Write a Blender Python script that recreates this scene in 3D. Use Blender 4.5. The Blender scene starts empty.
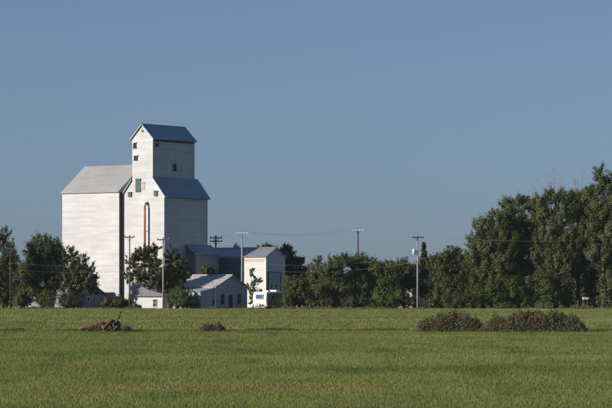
import bpy, math
import numpy as np

# ---------------------------------------------------------------- camera, sky, sun
sc = bpy.context.scene
F = 2730.0            # focal length in photo pixels (photo is 612 wide)
HY = 288.5            # photo row of the horizon
CZ = 3.2              # eye height
cam = bpy.data.cameras.new('camera')
cam_o = bpy.data.objects.new('camera', cam)
sc.collection.objects.link(cam_o)
cam_o.location = (0, 0, CZ)
cam_o.rotation_euler = (math.pi / 2, 0, 0)
cam.sensor_width = 36.0
cam.lens = 36.0 * F / 612.0
cam.shift_y = (HY - 204.0) / 612.0
cam.clip_start = 1.0
cam.clip_end = 30000.0
sc.camera = cam_o

SUN_EL = 18.5
SUN_AZ = 33.0         # light travels to the right and this much away from the camera
world = bpy.data.worlds.new('World')
sc.world = world
world.use_nodes = True
wt = world.node_tree
sky = wt.nodes.new('ShaderNodeTexSky')
sky.sky_type = 'NISHITA'
sky.sun_disc = False
sky.sun_elevation = math.radians(SUN_EL)
sky.sun_rotation = math.radians(270.0 - SUN_AZ)
sky.air_density = 1.0
sky.dust_density = 0.25
sky.ozone_density = 3.0
wtc = wt.nodes.new('ShaderNodeTexCoord')
wmap = wt.nodes.new('ShaderNodeMapping')
wmap.inputs['Scale'].default_value = (1, 1, 2.2)
wmap.inputs['Location'].default_value = (0, 0, 0.10)
wt.links.new(wtc.outputs['Generated'], wmap.inputs['Vector'])
wt.links.new(wmap.outputs['Vector'], sky.inputs['Vector'])
# grey summer haze along the whole horizon, thinning with elevation
wsep = wt.nodes.new('ShaderNodeSeparateXYZ')
wt.links.new(wtc.outputs['Generated'], wsep.inputs[0])
wex = wt.nodes.new('ShaderNodeMath'); wex.operation = 'MULTIPLY'; wex.inputs[1].default_value = -10.0
wt.links.new(wsep.outputs['Z'], wex.inputs[0])
wpw = wt.nodes.new('ShaderNodeMath'); wpw.operation = 'EXPONENT'
wt.links.new(wex.outputs[0], wpw.inputs[0])
wml = wt.nodes.new('ShaderNodeMath'); wml.operation = 'MULTIPLY'; wml.use_clamp = True; wml.inputs[1].default_value = 0.95
wt.links.new(wpw.outputs[0], wml.inputs[0])
wmix = wt.nodes.new('ShaderNodeMix'); wmix.data_type = 'RGBA'
wmix.inputs[7].default_value = (1.16, 1.48, 1.72, 1)
wt.links.new(wml.outputs[0], wmix.inputs[0])
wt.links.new(sky.outputs['Color'], wmix.inputs[6])
wt.links.new(wmix.outputs[2], wt.nodes['Background'].inputs['Color'])
wt.nodes['Background'].inputs['Strength'].default_value = 0.134

sun = bpy.data.lights.new('sun', 'SUN')
sun.energy = 5.0
sun.angle = math.radians(0.53)
sun.color = (1.0, 0.925, 0.825)
sun_o = bpy.data.objects.new('sun', sun)
sc.collection.objects.link(sun_o)
_az, _el = math.radians(SUN_AZ), math.radians(SUN_EL)
from mathutils import Vector
sun_o.rotation_euler = Vector((math.cos(_az) * math.cos(_el), math.sin(_az) * math.cos(_el), -math.sin(_el))).to_track_quat('-Z', 'Y').to_euler()
sun_o.location = (-200, 0, 200)

sc.view_settings.view_transform = 'Standard'
sc.view_settings.look = 'None'
sc.view_settings.gamma = 1.0
sc.view_settings.use_curve_mapping = False
sc.view_settings.exposure = 0.0

rng = np.random.default_rng(7)
col = sc.collection

# ---------------------------------------------------------------- helpers
def at(px, py, Y):
    """photo pixel at distance Y -> world point"""
    return Vector(((px - 306.0) * Y / F, Y, CZ + (HY - py) * Y / F))

def tag(o, label=None, cat=None, group=None, kind=None):
    if label: o['label'] = label
    if cat: o['category'] = cat
    if group: o['group'] = group
    if kind: o['kind'] = kind
    return o

def empty(name, loc, rz=0.0, label=None, cat=None, group=None):
    o = bpy.data.objects.new(name, None)
    col.objects.link(o)
    o.empty_display_size = 0.5
    o.location = loc
    o.rotation_euler = (0, 0, rz)
    return tag(o, label, cat, group)

class MB:
    def __init__(s): s.v = []; s.f = []
    def add(s, vs, fs):
        n = len(s.v); s.v += [tuple(p) for p in vs]; s.f += [tuple(i + n for i in f) for f in fs]; return s
    def box(s, x0, x1, y0, y1, z0, z1):
        return s.add([(x0, y0, z0), (x1, y0, z0), (x1, y1, z0), (x0, y1, z0), (x0, y0, z1), (x1, y0, z1), (x1, y1, z1), (x0, y1, z1)],
                     [(3, 2, 1, 0), (4, 5, 6, 7), (0, 1, 5, 4), (1, 2, 6, 5), (2, 3, 7, 6), (3, 0, 4, 7)])
    def prism(s, prof, ax, a0, a1):
        """profile of (h, z) extruded along ax ('x' or 'y') from a0 to a1"""
        n = len(prof)
        mk = (lambda a, h, z: (a, h, z)) if ax == 'x' else (lambda a, h, z: (h, a, z))
        vs = [mk(a0, h, z) for h, z in prof] + [mk(a1, h, z) for h, z in prof]
        fs = [tuple(range(n)), tuple(range(2 * n - 1, n - 1, -1))]
        fs += [(i, i + n, (i + 1) % n + n, (i + 1) % n) for i in range(n)]
        return s.add(vs, fs)
    def tube(s, pts, rad, k=6, cap=True):
        pts = [Vector(p) for p in pts]
        if not hasattr(rad, '__len__'): rad = [rad] * len(pts)
        vs = []; fs = []
        for i, p in enumerate(pts):
            d = (pts[min(i + 1, len(pts) - 1)] - pts[max(i - 1, 0)]).normalized()
            a = d.cross(Vector((0, 0, 1)) if abs(d.z) < 0.9 else Vector((1, 0, 0))).normalized()
            b = d.cross(a)
            for j in range(k):
                t = 2 * math.pi * j / k
                vs.append(p + (a * math.cos(t) + b * math.sin(t)) * rad[i])
        for i in range(len(pts) - 1):
            for j in range(k):
                fs.append((i * k + j, i * k + (j + 1) % k, (i + 1) * k + (j + 1) % k, (i + 1) * k + j))
        if cap:
            fs.append(tuple(range(k - 1, -1, -1))); fs.append(tuple((len(pts) - 1) * k + j for j in range(k)))
        return s.add(vs, fs)
    def build(s, name, mat, parent=None, smooth=False):
        me = bpy.data.meshes.new(name)
        me.from_pydata(s.v, [], s.f)
        me.validate()
        import bmesh
        bm = bmesh.new(); bm.from_mesh(me)
        bmesh.ops.recalc_face_normals(bm, faces=bm.faces)
        bm.to_mesh(me); bm.free()
        if smooth: me.polygons.foreach_set('use_smooth', [True] * len(me.polygons))
        me.materials.append(mat)
        o = bpy.data.objects.new(name, me)
        col.objects.link(o)
        if parent: o.parent = parent
        return o

def fast_mesh(name, verts, nper, mat, parent=None, colors=None):
    """numpy soup: every nper verts are a face"""
    n = len(verts); nf = n // nper
    me = bpy.data.meshes.new(name)
    me.vertices.add(n); me.vertices.foreach_set('co', verts.astype(np.float32).ravel())
    me.loops.add(n); me.loops.foreach_set('vertex_index', np.arange(n, dtype=np.int32))
    me.polygons.add(nf)
    me.polygons.foreach_set('loop_start', np.arange(0, n, nper, dtype=np.int32))
    me.update(calc_edges=True)
    if colors is not None:
        at_ = me.color_attributes.new('tint', 'FLOAT_COLOR', 'POINT')
        c = np.ones((n, 4), np.float32); c[:, :3] = colors
        at_.data.foreach_set('color', c.ravel())
    me.materials.append(mat)
    o = bpy.data.objects.new(name, me)
    col.objects.link(o)
    if parent: o.parent = parent
    return o

def vnoise(x, y, seed):
    """smooth value noise in numpy, 0..1"""
    r = np.random.default_rng(seed).random((64, 64))
    xi = np.floor(x).astype(int); yi = np.floor(y).astype(int)
    fx = x - xi; fy = y - yi
    fx = fx * fx * (3 - 2 * fx); fy = fy * fy * (3 - 2 * fy)
    g = lambda a, b: r[a % 64, b % 64]
    return (g(xi, yi) * (1 - fx) + g(xi + 1, yi) * fx) * (1 - fy) + (g(xi, yi + 1) * (1 - fx) + g(xi + 1, yi + 1) * fx) * fy

# ---------------------------------------------------------------- materials
def new_mat(name):
    m = bpy.data.materials.new(name); m.use_nodes = True
    nt = m.node_tree
    return m, nt, nt.nodes['Principled BSDF']

def simple(name, c, rough=0.7, metal=0.0, noise=0.0, scale=4.0, stretch=(1, 1, 1)):
    m, nt, b = new_mat(name)
    b.inputs['Roughness'].default_value = rough
    b.inputs['Metallic'].default_value = metal
    b.inputs['Base Color'].default_value = (*c, 1)
    if noise:
        tc = nt.nodes.new('ShaderNodeTexCoord'); mp = nt.nodes.new('ShaderNodeMapping')
        mp.inputs['Scale'].default_value = stretch
        n = nt.nodes.new('ShaderNodeTexNoise'); n.inputs['Scale'].default_value = scale; n.inputs['Detail'].default_value = 5
        r = nt.nodes.new('ShaderNodeValToRGB')
        r.color_ramp.elements[0].color = (*[x * (1 - noise) for x in c], 1)
        r.color_ramp.elements[1].color = (*[min(1, x * (1 + noise)) for x in c], 1)
        r.color_ramp.elements[0].position = 0.3; r.color_ramp.elements[1].position = 0.7
        nt.links.new(tc.outputs['Object'], mp.inputs['Vector']); nt.links.new(mp.outputs['Vector'], n.inputs['Vector'])
        nt.links.new(n.outputs['Fac'], r.inputs['Fac']); nt.links.new(r.outputs['Color'], b.inputs['Base Color'])
    return m

def siding(name, c, dirt, pitch=0.22, rough=0.6, vert=False, blot=0.5):
    """painted lap boards: fine horizontal relief, patchy weathering in streaks"""
    m, nt, b = new_mat(name)
    N, L = nt.nodes.new, nt.links.new
    tc = N('ShaderNodeTexCoord')
    def noise(scale, st, det=4):
        mp = N('ShaderNodeMapping'); mp.inputs['Scale'].default_value = st
        n = N('ShaderNodeTexNoise'); n.inputs['Scale'].default_value = scale; n.inputs['Detail'].default_value = det
        L(tc.outputs['Object'], mp.inputs['Vector']); L(mp.outputs['Vector'], n.inputs['Vector'])
        return n.outputs['Fac']
    streak = noise(0.55, (0.5, 0.5, 3.5))
    fine = noise(1.6, (1, 1, 9))
    big = noise(0.18, (1, 1, 0.7), 3)
    a = N('ShaderNodeMath'); a.operation = 'MULTIPLY'; L(streak, a.inputs[0]); L(fine, a.inputs[1])
    a2 = N('ShaderNodeMath'); a2.operation = 'MULTIPLY'; L(a.outputs[0], a2.inputs[0]); L(big, a2.inputs[1])
    rp = N('ShaderNodeValToRGB')
    rp.color_ramp.elements[0].position = 0.06; rp.color_ramp.elements[1].position = 0.22
    rp.color_ramp.elements[0].color = (blot, blot, blot, 1); rp.color_ramp.elements[1].color = (0, 0, 0, 1)
    L(a2.outputs[0], rp.inputs['Fac'])
    mx = N('ShaderNodeMix'); mx.data_type = 'RGBA'
    mx.inputs[6].default_value = (*c, 1); mx.inputs[7].default_value = (*dirt, 1)
    L(rp.outputs['Color'], mx.inputs[0])
    if vert:
        L(mx.outputs[2], b.inputs['Base Color'])
    else:
        sp = N('ShaderNodeSeparateXYZ'); L(tc.outputs['Object'], sp.inputs[0])
        ad = N('ShaderNodeMath'); ad.operation = 'ADD'; L(sp.outputs[0], ad.inputs[0]); L(sp.outputs[1], ad.inputs[1])
        cb = N('ShaderNodeCombineXYZ'); L(ad.outputs[0], cb.inputs[0]); L(sp.outputs[2], cb.inputs[1])
        bk = N('ShaderNodeTexBrick'); bk.offset = 0.37; bk.offset_frequency = 3
        bk.inputs['Color1'].default_value = (1, 1, 1, 1); bk.inputs['Color2'].default_value = (0.88, 0.88, 0.89, 1); bk.inputs['Mortar'].default_value = (0.80, 0.79, 0.78, 1)
        bk.inputs['Scale'].default_value = 1.0; bk.inputs['Mortar Size'].default_value = 0.012; bk.inputs['Brick Width'].default_value = 3.4; bk.inputs['Row Height'].default_value = pitch * 2
        L(cb.outputs[0], bk.inputs['Vector'])
        mu = N('ShaderNodeMix'); mu.data_type = 'RGBA'; mu.blend_type = 'MULTIPLY'; mu.inputs[0].default_value = 1.0
        L(mx.outputs[2], mu.inputs[6]); L(bk.outputs['Color'], mu.inputs[7]); L(mu.outputs[2], b.inputs['Base Color'])
    b.inputs['Roughness'].default_value = rough
    sep = N('ShaderNodeSeparateXYZ'); L(tc.outputs['Object'], sep.inputs[0])
    if vert:
        s_ = N('ShaderNodeMath'); s_.operation = 'ADD'; L(sep.outputs[0], s_.inputs[0]); L(sep.outputs[1], s_.inputs[1]); src = s_.outputs[0]
    else:
        src = sep.outputs[2]
    d = N('ShaderNodeMath'); d.operation = 'DIVIDE'; L(src, d.inputs[0]); d.inputs[1].default_value = pitch
    fr = N('ShaderNodeMath'); fr.operation = 'FRACT'; L(d.outputs[0], fr.inputs[0])
    bp = N('ShaderNodeBump'); bp.inputs['Strength'].default_value = 0.35; bp.inputs['Distance'].default_value = 0.02
    L(fr.outputs[0], bp.inputs['Height']); L(bp.outputs['Normal'], b.inputs['Normal'])
    return m

def metal_roof(name, c, rough=0.42, metal=0.7):
    m = siding(name, c, tuple(x * 0.72 for x in c), pitch=0.45, rough=rough, vert=True, blot=0.8)
    m.node_tree.nodes['Principled BSDF'].inputs['Metallic'].default_value = metal
    return m

def leaf_mat(name, dark, mid, light, trans=0.42, rough=0.6):
    m, nt, b = new_mat(name)
    N, L = nt.nodes.new, nt.links.new
    g = N('ShaderNodeNewGeometry')
    r = N('ShaderNodeValToRGB')
    e = r.color_ramp.elements
    e[0].color = (*dark, 1); e[1].color = (*light, 1); e[1].position = 1.0
    x = r.color_ramp.elements.new(0.55); x.color = (*mid, 1)
    L(g.outputs['Random Per Island'], r.inputs['Fac'])
    L(r.outputs['Color'], b.inputs['Base Color'])
    b.inputs['Roughness'].default_value = rough
    b.inputs['Specular IOR Level'].default_value = 0.3
    t = N('ShaderNodeBsdfTranslucent')
    hs = N('ShaderNodeHueSaturation'); hs.inputs['Value'].default_value = 1.3; hs.inputs['Saturation'].default_value = 1.1
    L(r.outputs['Color'], hs.inputs['Color']); L(hs.outputs['Color'], t.inputs['Color'])
    mix = N('ShaderNodeMixShader'); mix.inputs[0].default_value = trans
    L(b.outputs[0], mix.inputs[1]); L(t.outputs[0], mix.inputs[2])
    L(mix.outputs[0], nt.nodes['Material Output'].inputs['Surface'])
    return m

M = {}
M['white'] = siding('white_painted_siding', (0.685, 0.685, 0.685), (0.50, 0.49, 0.48), blot=0.75)
M['white_old'] = siding('weathered_white_siding', (0.70, 0.69, 0.68), (0.42, 0.42, 0.42), blot=0.9)
M['white_sheet'] = siding('white_sheet_metal', (0.67, 0.665, 0.66), (0.54, 0.53, 0.51), pitch=0.3, vert=True)
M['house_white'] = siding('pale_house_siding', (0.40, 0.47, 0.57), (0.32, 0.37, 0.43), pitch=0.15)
M['blue_wall'] = siding('blue_shed_boards', (0.20, 0.27, 0.38), (0.14, 0.18, 0.25), pitch=0.2, vert=True)
M['grey_wall'] = siding('grey_house_siding', (0.34, 0.33, 0.32), (0.25, 0.24, 0.24), pitch=0.2)
M['beige_wall'] = siding('beige_house_siding', (0.55, 0.42, 0.36), (0.42, 0.33, 0.28), pitch=0.2)
M['galv'] = metal_roof('galvanised_roof', (0.36, 0.42, 0.48), rough=0.38)
M['galv_light'] = metal_roof('pale_metal_roof', (0.50, 0.48, 0.47), rough=0.6, metal=0.15)
M['shed_roof'] = metal_roof('shed_metal_roof', (0.42, 0.45, 0.50), rough=0.5, metal=0.45)
M['shade_clad'] = metal_roof('shade_toned_metal', (0.19, 0.225, 0.27), rough=0.5, metal=0.5)  # dark tone that paints shade onto the shed and lean-to walls
M['shingle'] = simple('grey_shingle', (0.20, 0.20, 0.215), 0.9, noise=0.25, scale=3)
M['shingle_light'] = simple('light_grey_roofing', (0.42, 0.42, 0.42), 0.8, noise=0.2, scale=2)
M['dark'] = simple('dark_opening', (0.02, 0.02, 0.022), 0.6)
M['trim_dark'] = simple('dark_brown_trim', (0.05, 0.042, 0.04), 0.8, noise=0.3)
M['trim_white'] = simple('white_trim', (0.75, 0.74, 0.72), 0.6)
M['green'] = simple('green_painted_metal', (0.04, 0.10, 0.078), 0.6, noise=0.2)
M['vent'] = simple('dull_green_grey_metal', (0.07, 0.10, 0.085), 0.6, noise=0.2)
M['grey_paint'] = simple('grey_painted_metal', (0.42, 0.42, 0.42), 0.6, noise=0.2)
M['rust'] = simple('rusty_pipe', (0.22, 0.105, 0.04), 0.75, noise=0.4, scale=2)
M['glass'] = simple('window_glass', (0.03, 0.035, 0.045), 0.08)
M['door_grey'] = siding('grey_door_panels', (0.50, 0.52, 0.56), (0.4, 0.4, 0.42), pitch=0.5)
M['concrete'] = simple('concrete', (0.36, 0.35, 0.33), 0.9, noise=0.2)
M['rv_white'] = simple('cream_fibreglass', (0.78, 0.75, 0.70), 0.4, noise=0.05, scale=1)
M['rv_side'] = simple('tan_ribbed_aluminium', (0.26, 0.24, 0.22), 0.5, noise=0.15, scale=1, stretch=(1, 1, 6))
M['rubber'] = simple('tyre_rubber', (0.025, 0.025, 0.025), 0.85)
M['steel'] = simple('steel', (0.5, 0.5, 0.5), 0.4, metal=0.8)
M['pole_dark'] = simple('dark_pole_wood', (0.085, 0.07, 0.058), 0.9, noise=0.35, scale=3, stretch=(4, 4, 0.4))
M['pole_grey'] = simple('grey_pole_wood', (0.30, 0.28, 0.25), 0.9, noise=0.25, scale=3, stretch=(4, 4, 0.4))
M['arm_pale'] = simple('pale_crossarm_wood', (0.52, 0.49, 0.45), 0.85, noise=0.2, scale=3)
M['insulator'] = simple('glazed_insulator', (0.35, 0.33, 0.3), 0.3)
M['transformer'] = simple('grey_transformer', (0.55, 0.57, 0.58), 0.5)
M['wire'] = simple('aluminium_wire', (0.28, 0.28, 0.29), 0.6, metal=0.2)
M['bark'] = simple('grey_brown_bark', (0.10, 0.08, 0.062), 0.95, noise=0.4, scale=5, stretch=(3, 3, 0.6))
M['bark_pale'] = simple('pale_poplar_bark', (0.20, 0.175, 0.145), 0.95, noise=0.35, scale=5, stretch=(3, 3, 0.6))
M['deadwood'] = simple('bleached_deadwood', (0.26, 0.23, 0.20), 0.95, noise=0.2, scale=5)
M['log'] = simple('weathered_log', (0.16, 0.078, 0.048), 0.9, noise=0.4, scale=5, stretch=(1, 1, 1))
M['log_dark'] = simple('dark_root_wood', (0.075, 0.05, 0.038), 0.95, noise=0.4, scale=6)
M['log_cut'] = simple('pale_split_wood', (0.42, 0.29, 0.19), 0.85, noise=0.3, scale=6)
M['log_pale'] = simple('pale_barkless_log', (0.33, 0.22, 0.14), 0.85, noise=0.35, scale=6)
M['log_grey'] = simple('grey_log', (0.20, 0.165, 0.135), 0.9, noise=0.35, scale=6)
M['soil'] = simple('clodded_soil', (0.15, 0.088, 0.058), 1.0, noise=0.35, scale=5)
M['twig'] = leaf_mat('dead_twigs', (0.07, 0.055, 0.035), (0.12, 0.092, 0.06), (0.20, 0.155, 0.10), trans=0.0, rough=0.9)
M['dead_leaf'] = leaf_mat('withered_leaves', (0.090, 0.092, 0.038), (0.130, 0.120, 0.052), (0.19, 0.155, 0.08), trans=0.2, rough=0.8)
M['leaf_dark'] = leaf_mat('dark_leaves', (0.066, 0.080, 0.030), (0.095, 0.110, 0.042), (0.130, 0.140, 0.055))
M['leaf_mid'] = leaf_mat('green_leaves', (0.090, 0.115, 0.036), (0.125, 0.152, 0.046), (0.165, 0.188, 0.060))
M['leaf_olive'] = leaf_mat('olive_leaves', (0.098, 0.120, 0.042), (0.138, 0.160, 0.055), (0.180, 0.195, 0.070))
M['leaf_light'] = leaf_mat('light_green_leaves', (0.060, 0.085, 0.018), (0.105, 0.138, 0.028), (0.15, 0.18, 0.045))
M['leaf_yellow'] = leaf_mat('sparse_yellowing_leaves', (0.080, 0.085, 0.030), (0.120, 0.120, 0.042), (0.17, 0.16, 0.06))
M['needle'] = leaf_mat('spruce_needles', (0.016, 0.026, 0.014), (0.03, 0.044, 0.024), (0.045, 0.062, 0.034), trans=0.05)

# ---------------------------------------------------------------- ground
def ground_material():
    m, nt, b = new_mat('field_soil_and_stubble')
    N, L = nt.nodes.new, nt.links.new
    g = N('ShaderNodeNewGeometry')
    n = N('ShaderNodeTexNoise'); n.inputs['Scale'].default_value = 0.35; n.inputs['Detail'].default_value = 8
    L(g.outputs['Position'], n.inputs['Vector'])
    r = N('ShaderNodeValToRGB')
    r.color_ramp.elements[0].color = (0.07, 0.088, 0.028, 1); r.color_ramp.elements[0].position = 0.35
    r.color_ramp.elements[1].color = (0.115, 0.13, 0.045, 1); r.color_ramp.elements[1].position = 0.7
    L(n.outputs['Fac'], r.inputs['Fac']); L(r.outputs['Color'], b.inputs['Base Color'])
    b.inputs['Roughness'].default_value = 1.0
    b.inputs['Specular IOR Level'].default_value = 0.1
    return m
M['ground'] = ground_material()
gm = MB()
R_ = 9000.0
gm.add([(-R_, -R_, 0), (R_, -R_, 0), (R_, R_, 0), (-R_, R_, 0)], [(0, 1, 2, 3)])
tag(gm.build('ground', M['ground']), 'flat farm ground under the crop and the yard', 'ground', kind='structure')

def tint_material(name):
    m, nt, b = new_mat(name)
    N, L = nt.nodes.new, nt.links.new
    a = N('ShaderNodeVertexColor'); a.layer_name = 'tint'
    L(a.outputs['Color'], b.inputs['Base Color'])
    b.inputs['Roughness'].default_value = 0.7
    b.inputs['Specular IOR Level'].default_value = 0.15
    t = N('ShaderNodeBsdfTranslucent'); L(a.outputs['Color'], t.inputs['Color'])
    mix = N('ShaderNodeMixShader'); mix.inputs[0].default_value = 0.3
    L(b.outputs[0], mix.inputs[1]); L(t.outputs[0], mix.inputs[2])
    L(mix.outputs[0], nt.nodes['Material Output'].inputs['Surface'])
    return m
M['blade'] = tint_material('crop_leaves')

def leaf_blades(P, h, w, C, rg, lean=0.45, z0=0.0, length=None):
    """one pointed blade (triangle) per row of P, tip at height h, reaching down by length"""
    n = len(P)
    if length is None: length = h * rg.uniform(0.35, 0.9, n)
    th = rg.uniform(0, 2 * np.pi, n)
    ln = np.abs(rg.normal(0, lean, n)) * length
    lt = rg.uniform(0, 2 * np.pi, n)
    d = np.stack([np.cos(th), np.sin(th)], 1) * (w * 0.5)[:, None]
    v = np.zeros((n, 3, 3))
    v[:, 0, :2] = P - d; v[:, 1, :2] = P + d
    v[:, 0, 2] = np.maximum(0.0, z0 + h - length); v[:, 1, 2] = np.maximum(0.0, z0 + h - length * rg.uniform(0.8, 1.0, n))
    v[:, 2, 0] = P[:, 0] + np.cos(lt) * ln; v[:, 2, 1] = P[:, 1] + np.sin(lt) * ln
    v[:, 2, 2] = z0 + h
    return v.reshape(-1, 3), np.repeat(C, 3, 0)

def crop_tint(x, y, rg):
    n = len(x)
    g1 = np.array([0.175, 0.218, 0.058]); g2 = np.array([0.240, 0.265, 0.084]); br = np.array([0.265, 0.225, 0.090]); dk = np.array([0.135, 0.175, 0.048])
    a = np.clip(vnoise(x * 0.10 + 9, y * 0.06, 1) * 0.6 + vnoise(x * 0.6 + 9, y * 0.12, 8) * 0.4 + np.clip((y - 160) / 120, 0, 0.35) - 0.1, 0, 1)[:, None]
    c = g1 * (1 - a) + g2 * a
    # drier stalks gather in long streaks across the field
    s = vnoise(x * 0.035 + 3, y * 0.085 + 1, 2) * 0.65 + vnoise(x * 0.25, y * 0.3, 3) * 0.35
    band = np.exp(-((y - 121 - 4 * np.sin(x * 0.11)) / 13.0) ** 2) * 0.42 + np.exp(-((y - 150) / 5.0) ** 2) * 0.12
    s = np.clip((s - 0.52) * 2.2 + band, 0, 0.85)
    pick = (rg.random(n) < s)[:, None]
    c = np.where(pick, br * rg.uniform(0.75, 1.15, n)[:, None], c)
    k = np.clip((vnoise(x * 0.5 + 30, y * 0.22, 4) - 0.62) * 3, 0, 0.8)[:, None]
    c = c * (1 - k) + dk * k
    b_ = 0.80 + 0.26 * vnoise(x * 0.03 + 5, y * 0.11, 15) + 0.16 * vnoise(x * 0.9, y * 0.10 + 4, 16)
    return c * (b_ * rg.uniform(0.75, 1.22, n))[:, None]

def field(name, label, y0, y1, n, power, hmin, hmax, wk, seed, pad=6.0):
    rg = np.random.default_rng(seed)
    u = rg.random(n)
    q = 2.0 - power                       # pdf ~ d^(1-power)
    y = (y0 ** q + u * (y1 ** q - y0 ** q)) ** (1 / q)
    half = 306.0 / F * y + pad
    x = rg.uniform(-1, 1, n) * half
    hh = vnoise(x * 0.3, y * 0.3, seed + 50)
    h = (hmin + (hmax - hmin) * hh) * rg.uniform(0.8, 1.08, n)
    w = wk * y * rg.uniform(0.6, 1.5, n)
    V, Cc = leaf_blades(np.stack([x, y], 1), h, w, crop_tint(x, y, rg), rg, length=h * np.clip(y / 330.0 * rg.uniform(0.7, 1.7, n), 0, 0.95))
    o = fast_mesh(name, V, 3, M['blade'], colors=Cc)
    return tag(o, label, 'crop', kind='stuff')

field('near_crop', 'green leafy field crop with yellowing streaks in the foreground', 58, 190, 900000, 1.6, 0.28, 0.35, 0.00017, 11)
field('far_crop', 'smoother green field crop between the brush piles and the buildings', 190, 399, 260000, 1.2, 0.28, 0.33, 0.00030, 12)
field('yard_grass', 'rough grass around the buildings and under the trees', 399, 450, 26000, 1.0, 0.15, 0.45, 0.0005, 13, pad=14)

def weed_strip():
    rg = np.random.default_rng(21)
    n = 26000
    x = rg.uniform(-32, 32, n)
    y = 191.5 + rg.normal(0, 1.1, n) + 0.9 * np.sin(x * 0.12)
    keep = vnoise(x * 0.5, y * 0.1, 77) > 0.25
    x, y = x[keep], y[keep]; n = len(x)
    h = 0.43 * rg.uniform(0.6, 1.1, n) * (0.75 + 0.35 * vnoise(x * 0.4, y * 0, 78))
    c = np.array([0.082, 0.102, 0.032]) * rg.uniform(0.5, 1.6, n)[:, None]
    V, C = leaf_blades(np.stack([x, y], 1), h, rg.uniform(0.03, 0.09, n), c, rg)
    tag(fast_mesh('weed_strip', V, 3, M['blade'], colors=C), 'dark weedy strip crossing the field behind the brush piles', 'weeds', kind='stuff')
weed_strip()
def field_margin():
    rg = np.random.default_rng(22)
    n = 26000
    x = rg.uniform(-60, 60, n); y = 399.5 + rg.uniform(0, 2.5, n)
    hh = vnoise(x * 0.35, x * 0, 79) * 0.6 + vnoise(x * 1.7, x * 0, 80) * 0.4
    h = (0.22 + 0.75 * np.clip(hh - 0.25, 0, 1) ** 1.3) * rg.uniform(0.6, 1.15, n)
    c = np.array([0.15, 0.175, 0.055]) * rg.uniform(0.5, 1.3, n)[:, None]
    c = np.where((rg.random(n) < 0.3)[:, None], np.array([0.23, 0.19, 0.10]) * rg.uniform(0.6, 1.1, n)[:, None], c)
    V, C = leaf_blades(np.stack([x, y], 1), h, rg.uniform(0.04, 0.11, n), c, rg)
    tag(fast_mesh('field_margin', V, 3, M['blade'], colors=C), 'uneven tall grass along the far edge of the field', 'grass', kind='stuff')
field_margin()

# ---------------------------------------------------------------- buildings
class Frame:
    """a building's own axes: x to the right and towards the viewer, y to the right and away"""
    def __init__(s, px, Y, a):
        s.C = Vector((at(px, 300, Y).x, Y)); s.a = math.radians(a)
        s.u = Vector((math.cos(s.a), -math.sin(s.a))); s.w = Vector((math.sin(s.a), math.cos(s.a)))
    def _hit(s, ax, d, px, py):
        r = Vector(((px - 306.0) / F, 1.0))
        t = (d + ax.dot(s.C)) / ax.dot(r)
        p = r * t - s.C
        return p.dot(s.u), p.dot(s.w), CZ + (HY - py) / F * t
    def front(s, px, py, y=0.0):
        x, _, z = s._hit(s.w, y, px, py); return x, z
    def right(s, px, py, x=0.0):
        _, y, z = s._hit(s.u, x, px, py); return y, z
    def root(s, name, label, cat, group=None):
        return empty(name, (s.C.x, s.C.y, 0), -s.a, label, cat, group)

def slab(mb, p0, p1, t, ax, a0, a1):
    """roof slab along profile p0->p1 (h, z), thickness t, extruded"""
    dx, dz = p1[0] - p0[0], p1[1] - p0[1]
    L = math.hypot(dx, dz); nx, nz = -dz / L, dx / L
    if nz < 0: nx, nz = -nx, -nz
    e = 0.004
    q = [(p0[0] + nx * e, p0[1] + nz * e), (p1[0] + nx * e, p1[1] + nz * e), (p1[0] + nx * (t + e), p1[1] + nz * (t + e)), (p0[0] + nx * (t + e), p0[1] + nz * (t + e))]
    return mb.prism(q, ax, a0, a1)

def gable(parent, x0, x1, y0, y1, ze, zr, ridge, wall, roof, oh=0.3, og=0.25, t=0.12, z0=0.0, wname='wall', rname='roof', cap=True):
    """gabled block; ridge along 'x' or 'y'"""
    h0, h1, a0, a1 = (y0, y1, x0, x1) if ridge == 'x' else (x0, x1, y0, y1)
    mid = (h0 + h1) / 2
    w = MB().prism([(h0, z0), (h1, z0), (h1, ze), (mid, zr), (h0, ze)], ridge, a0, a1).build(wname, wall, parent)
    sl = (zr - ze) / (mid - h0)
    rs = []
    for s in (-1, 1):
        e = h0 - oh if s < 0 else h1 + oh
        mb = MB(); slab(mb, (e, ze - sl * oh), (mid + 0.002 * s, zr), t, ridge, a0 - og, a1 + og)
        rs.append(mb.build(rname, roof, parent))
    if cap:
        c = MB().prism([(mid - 0.22, zr + t * 1.25 - 0.22 * sl + 0.03), (mid, zr + t * 1.25 + 0.05), (mid + 0.22, zr + t * 1.25 - 0.22 * sl + 0.03), (mid, zr + t * 1.25 + 0.10)], ridge, a0 - og - 0.01, a1 + og + 0.01)
        c.build('ridge_cap', roof, rs[0])
    return w, rs

def on_front(parent, name, mat, x0, x1, z0, z1, y, d):
    return MB().box(x0, x1, y - d, y - 0.003, z0, z1).build(name, mat, parent)
def on_right(parent, name, mat, y0, y1, z0, z1, x, d):
    return MB().box(x + 0.003, x + d, y0, y1, z0, z1).build(name, mat, parent)

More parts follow.
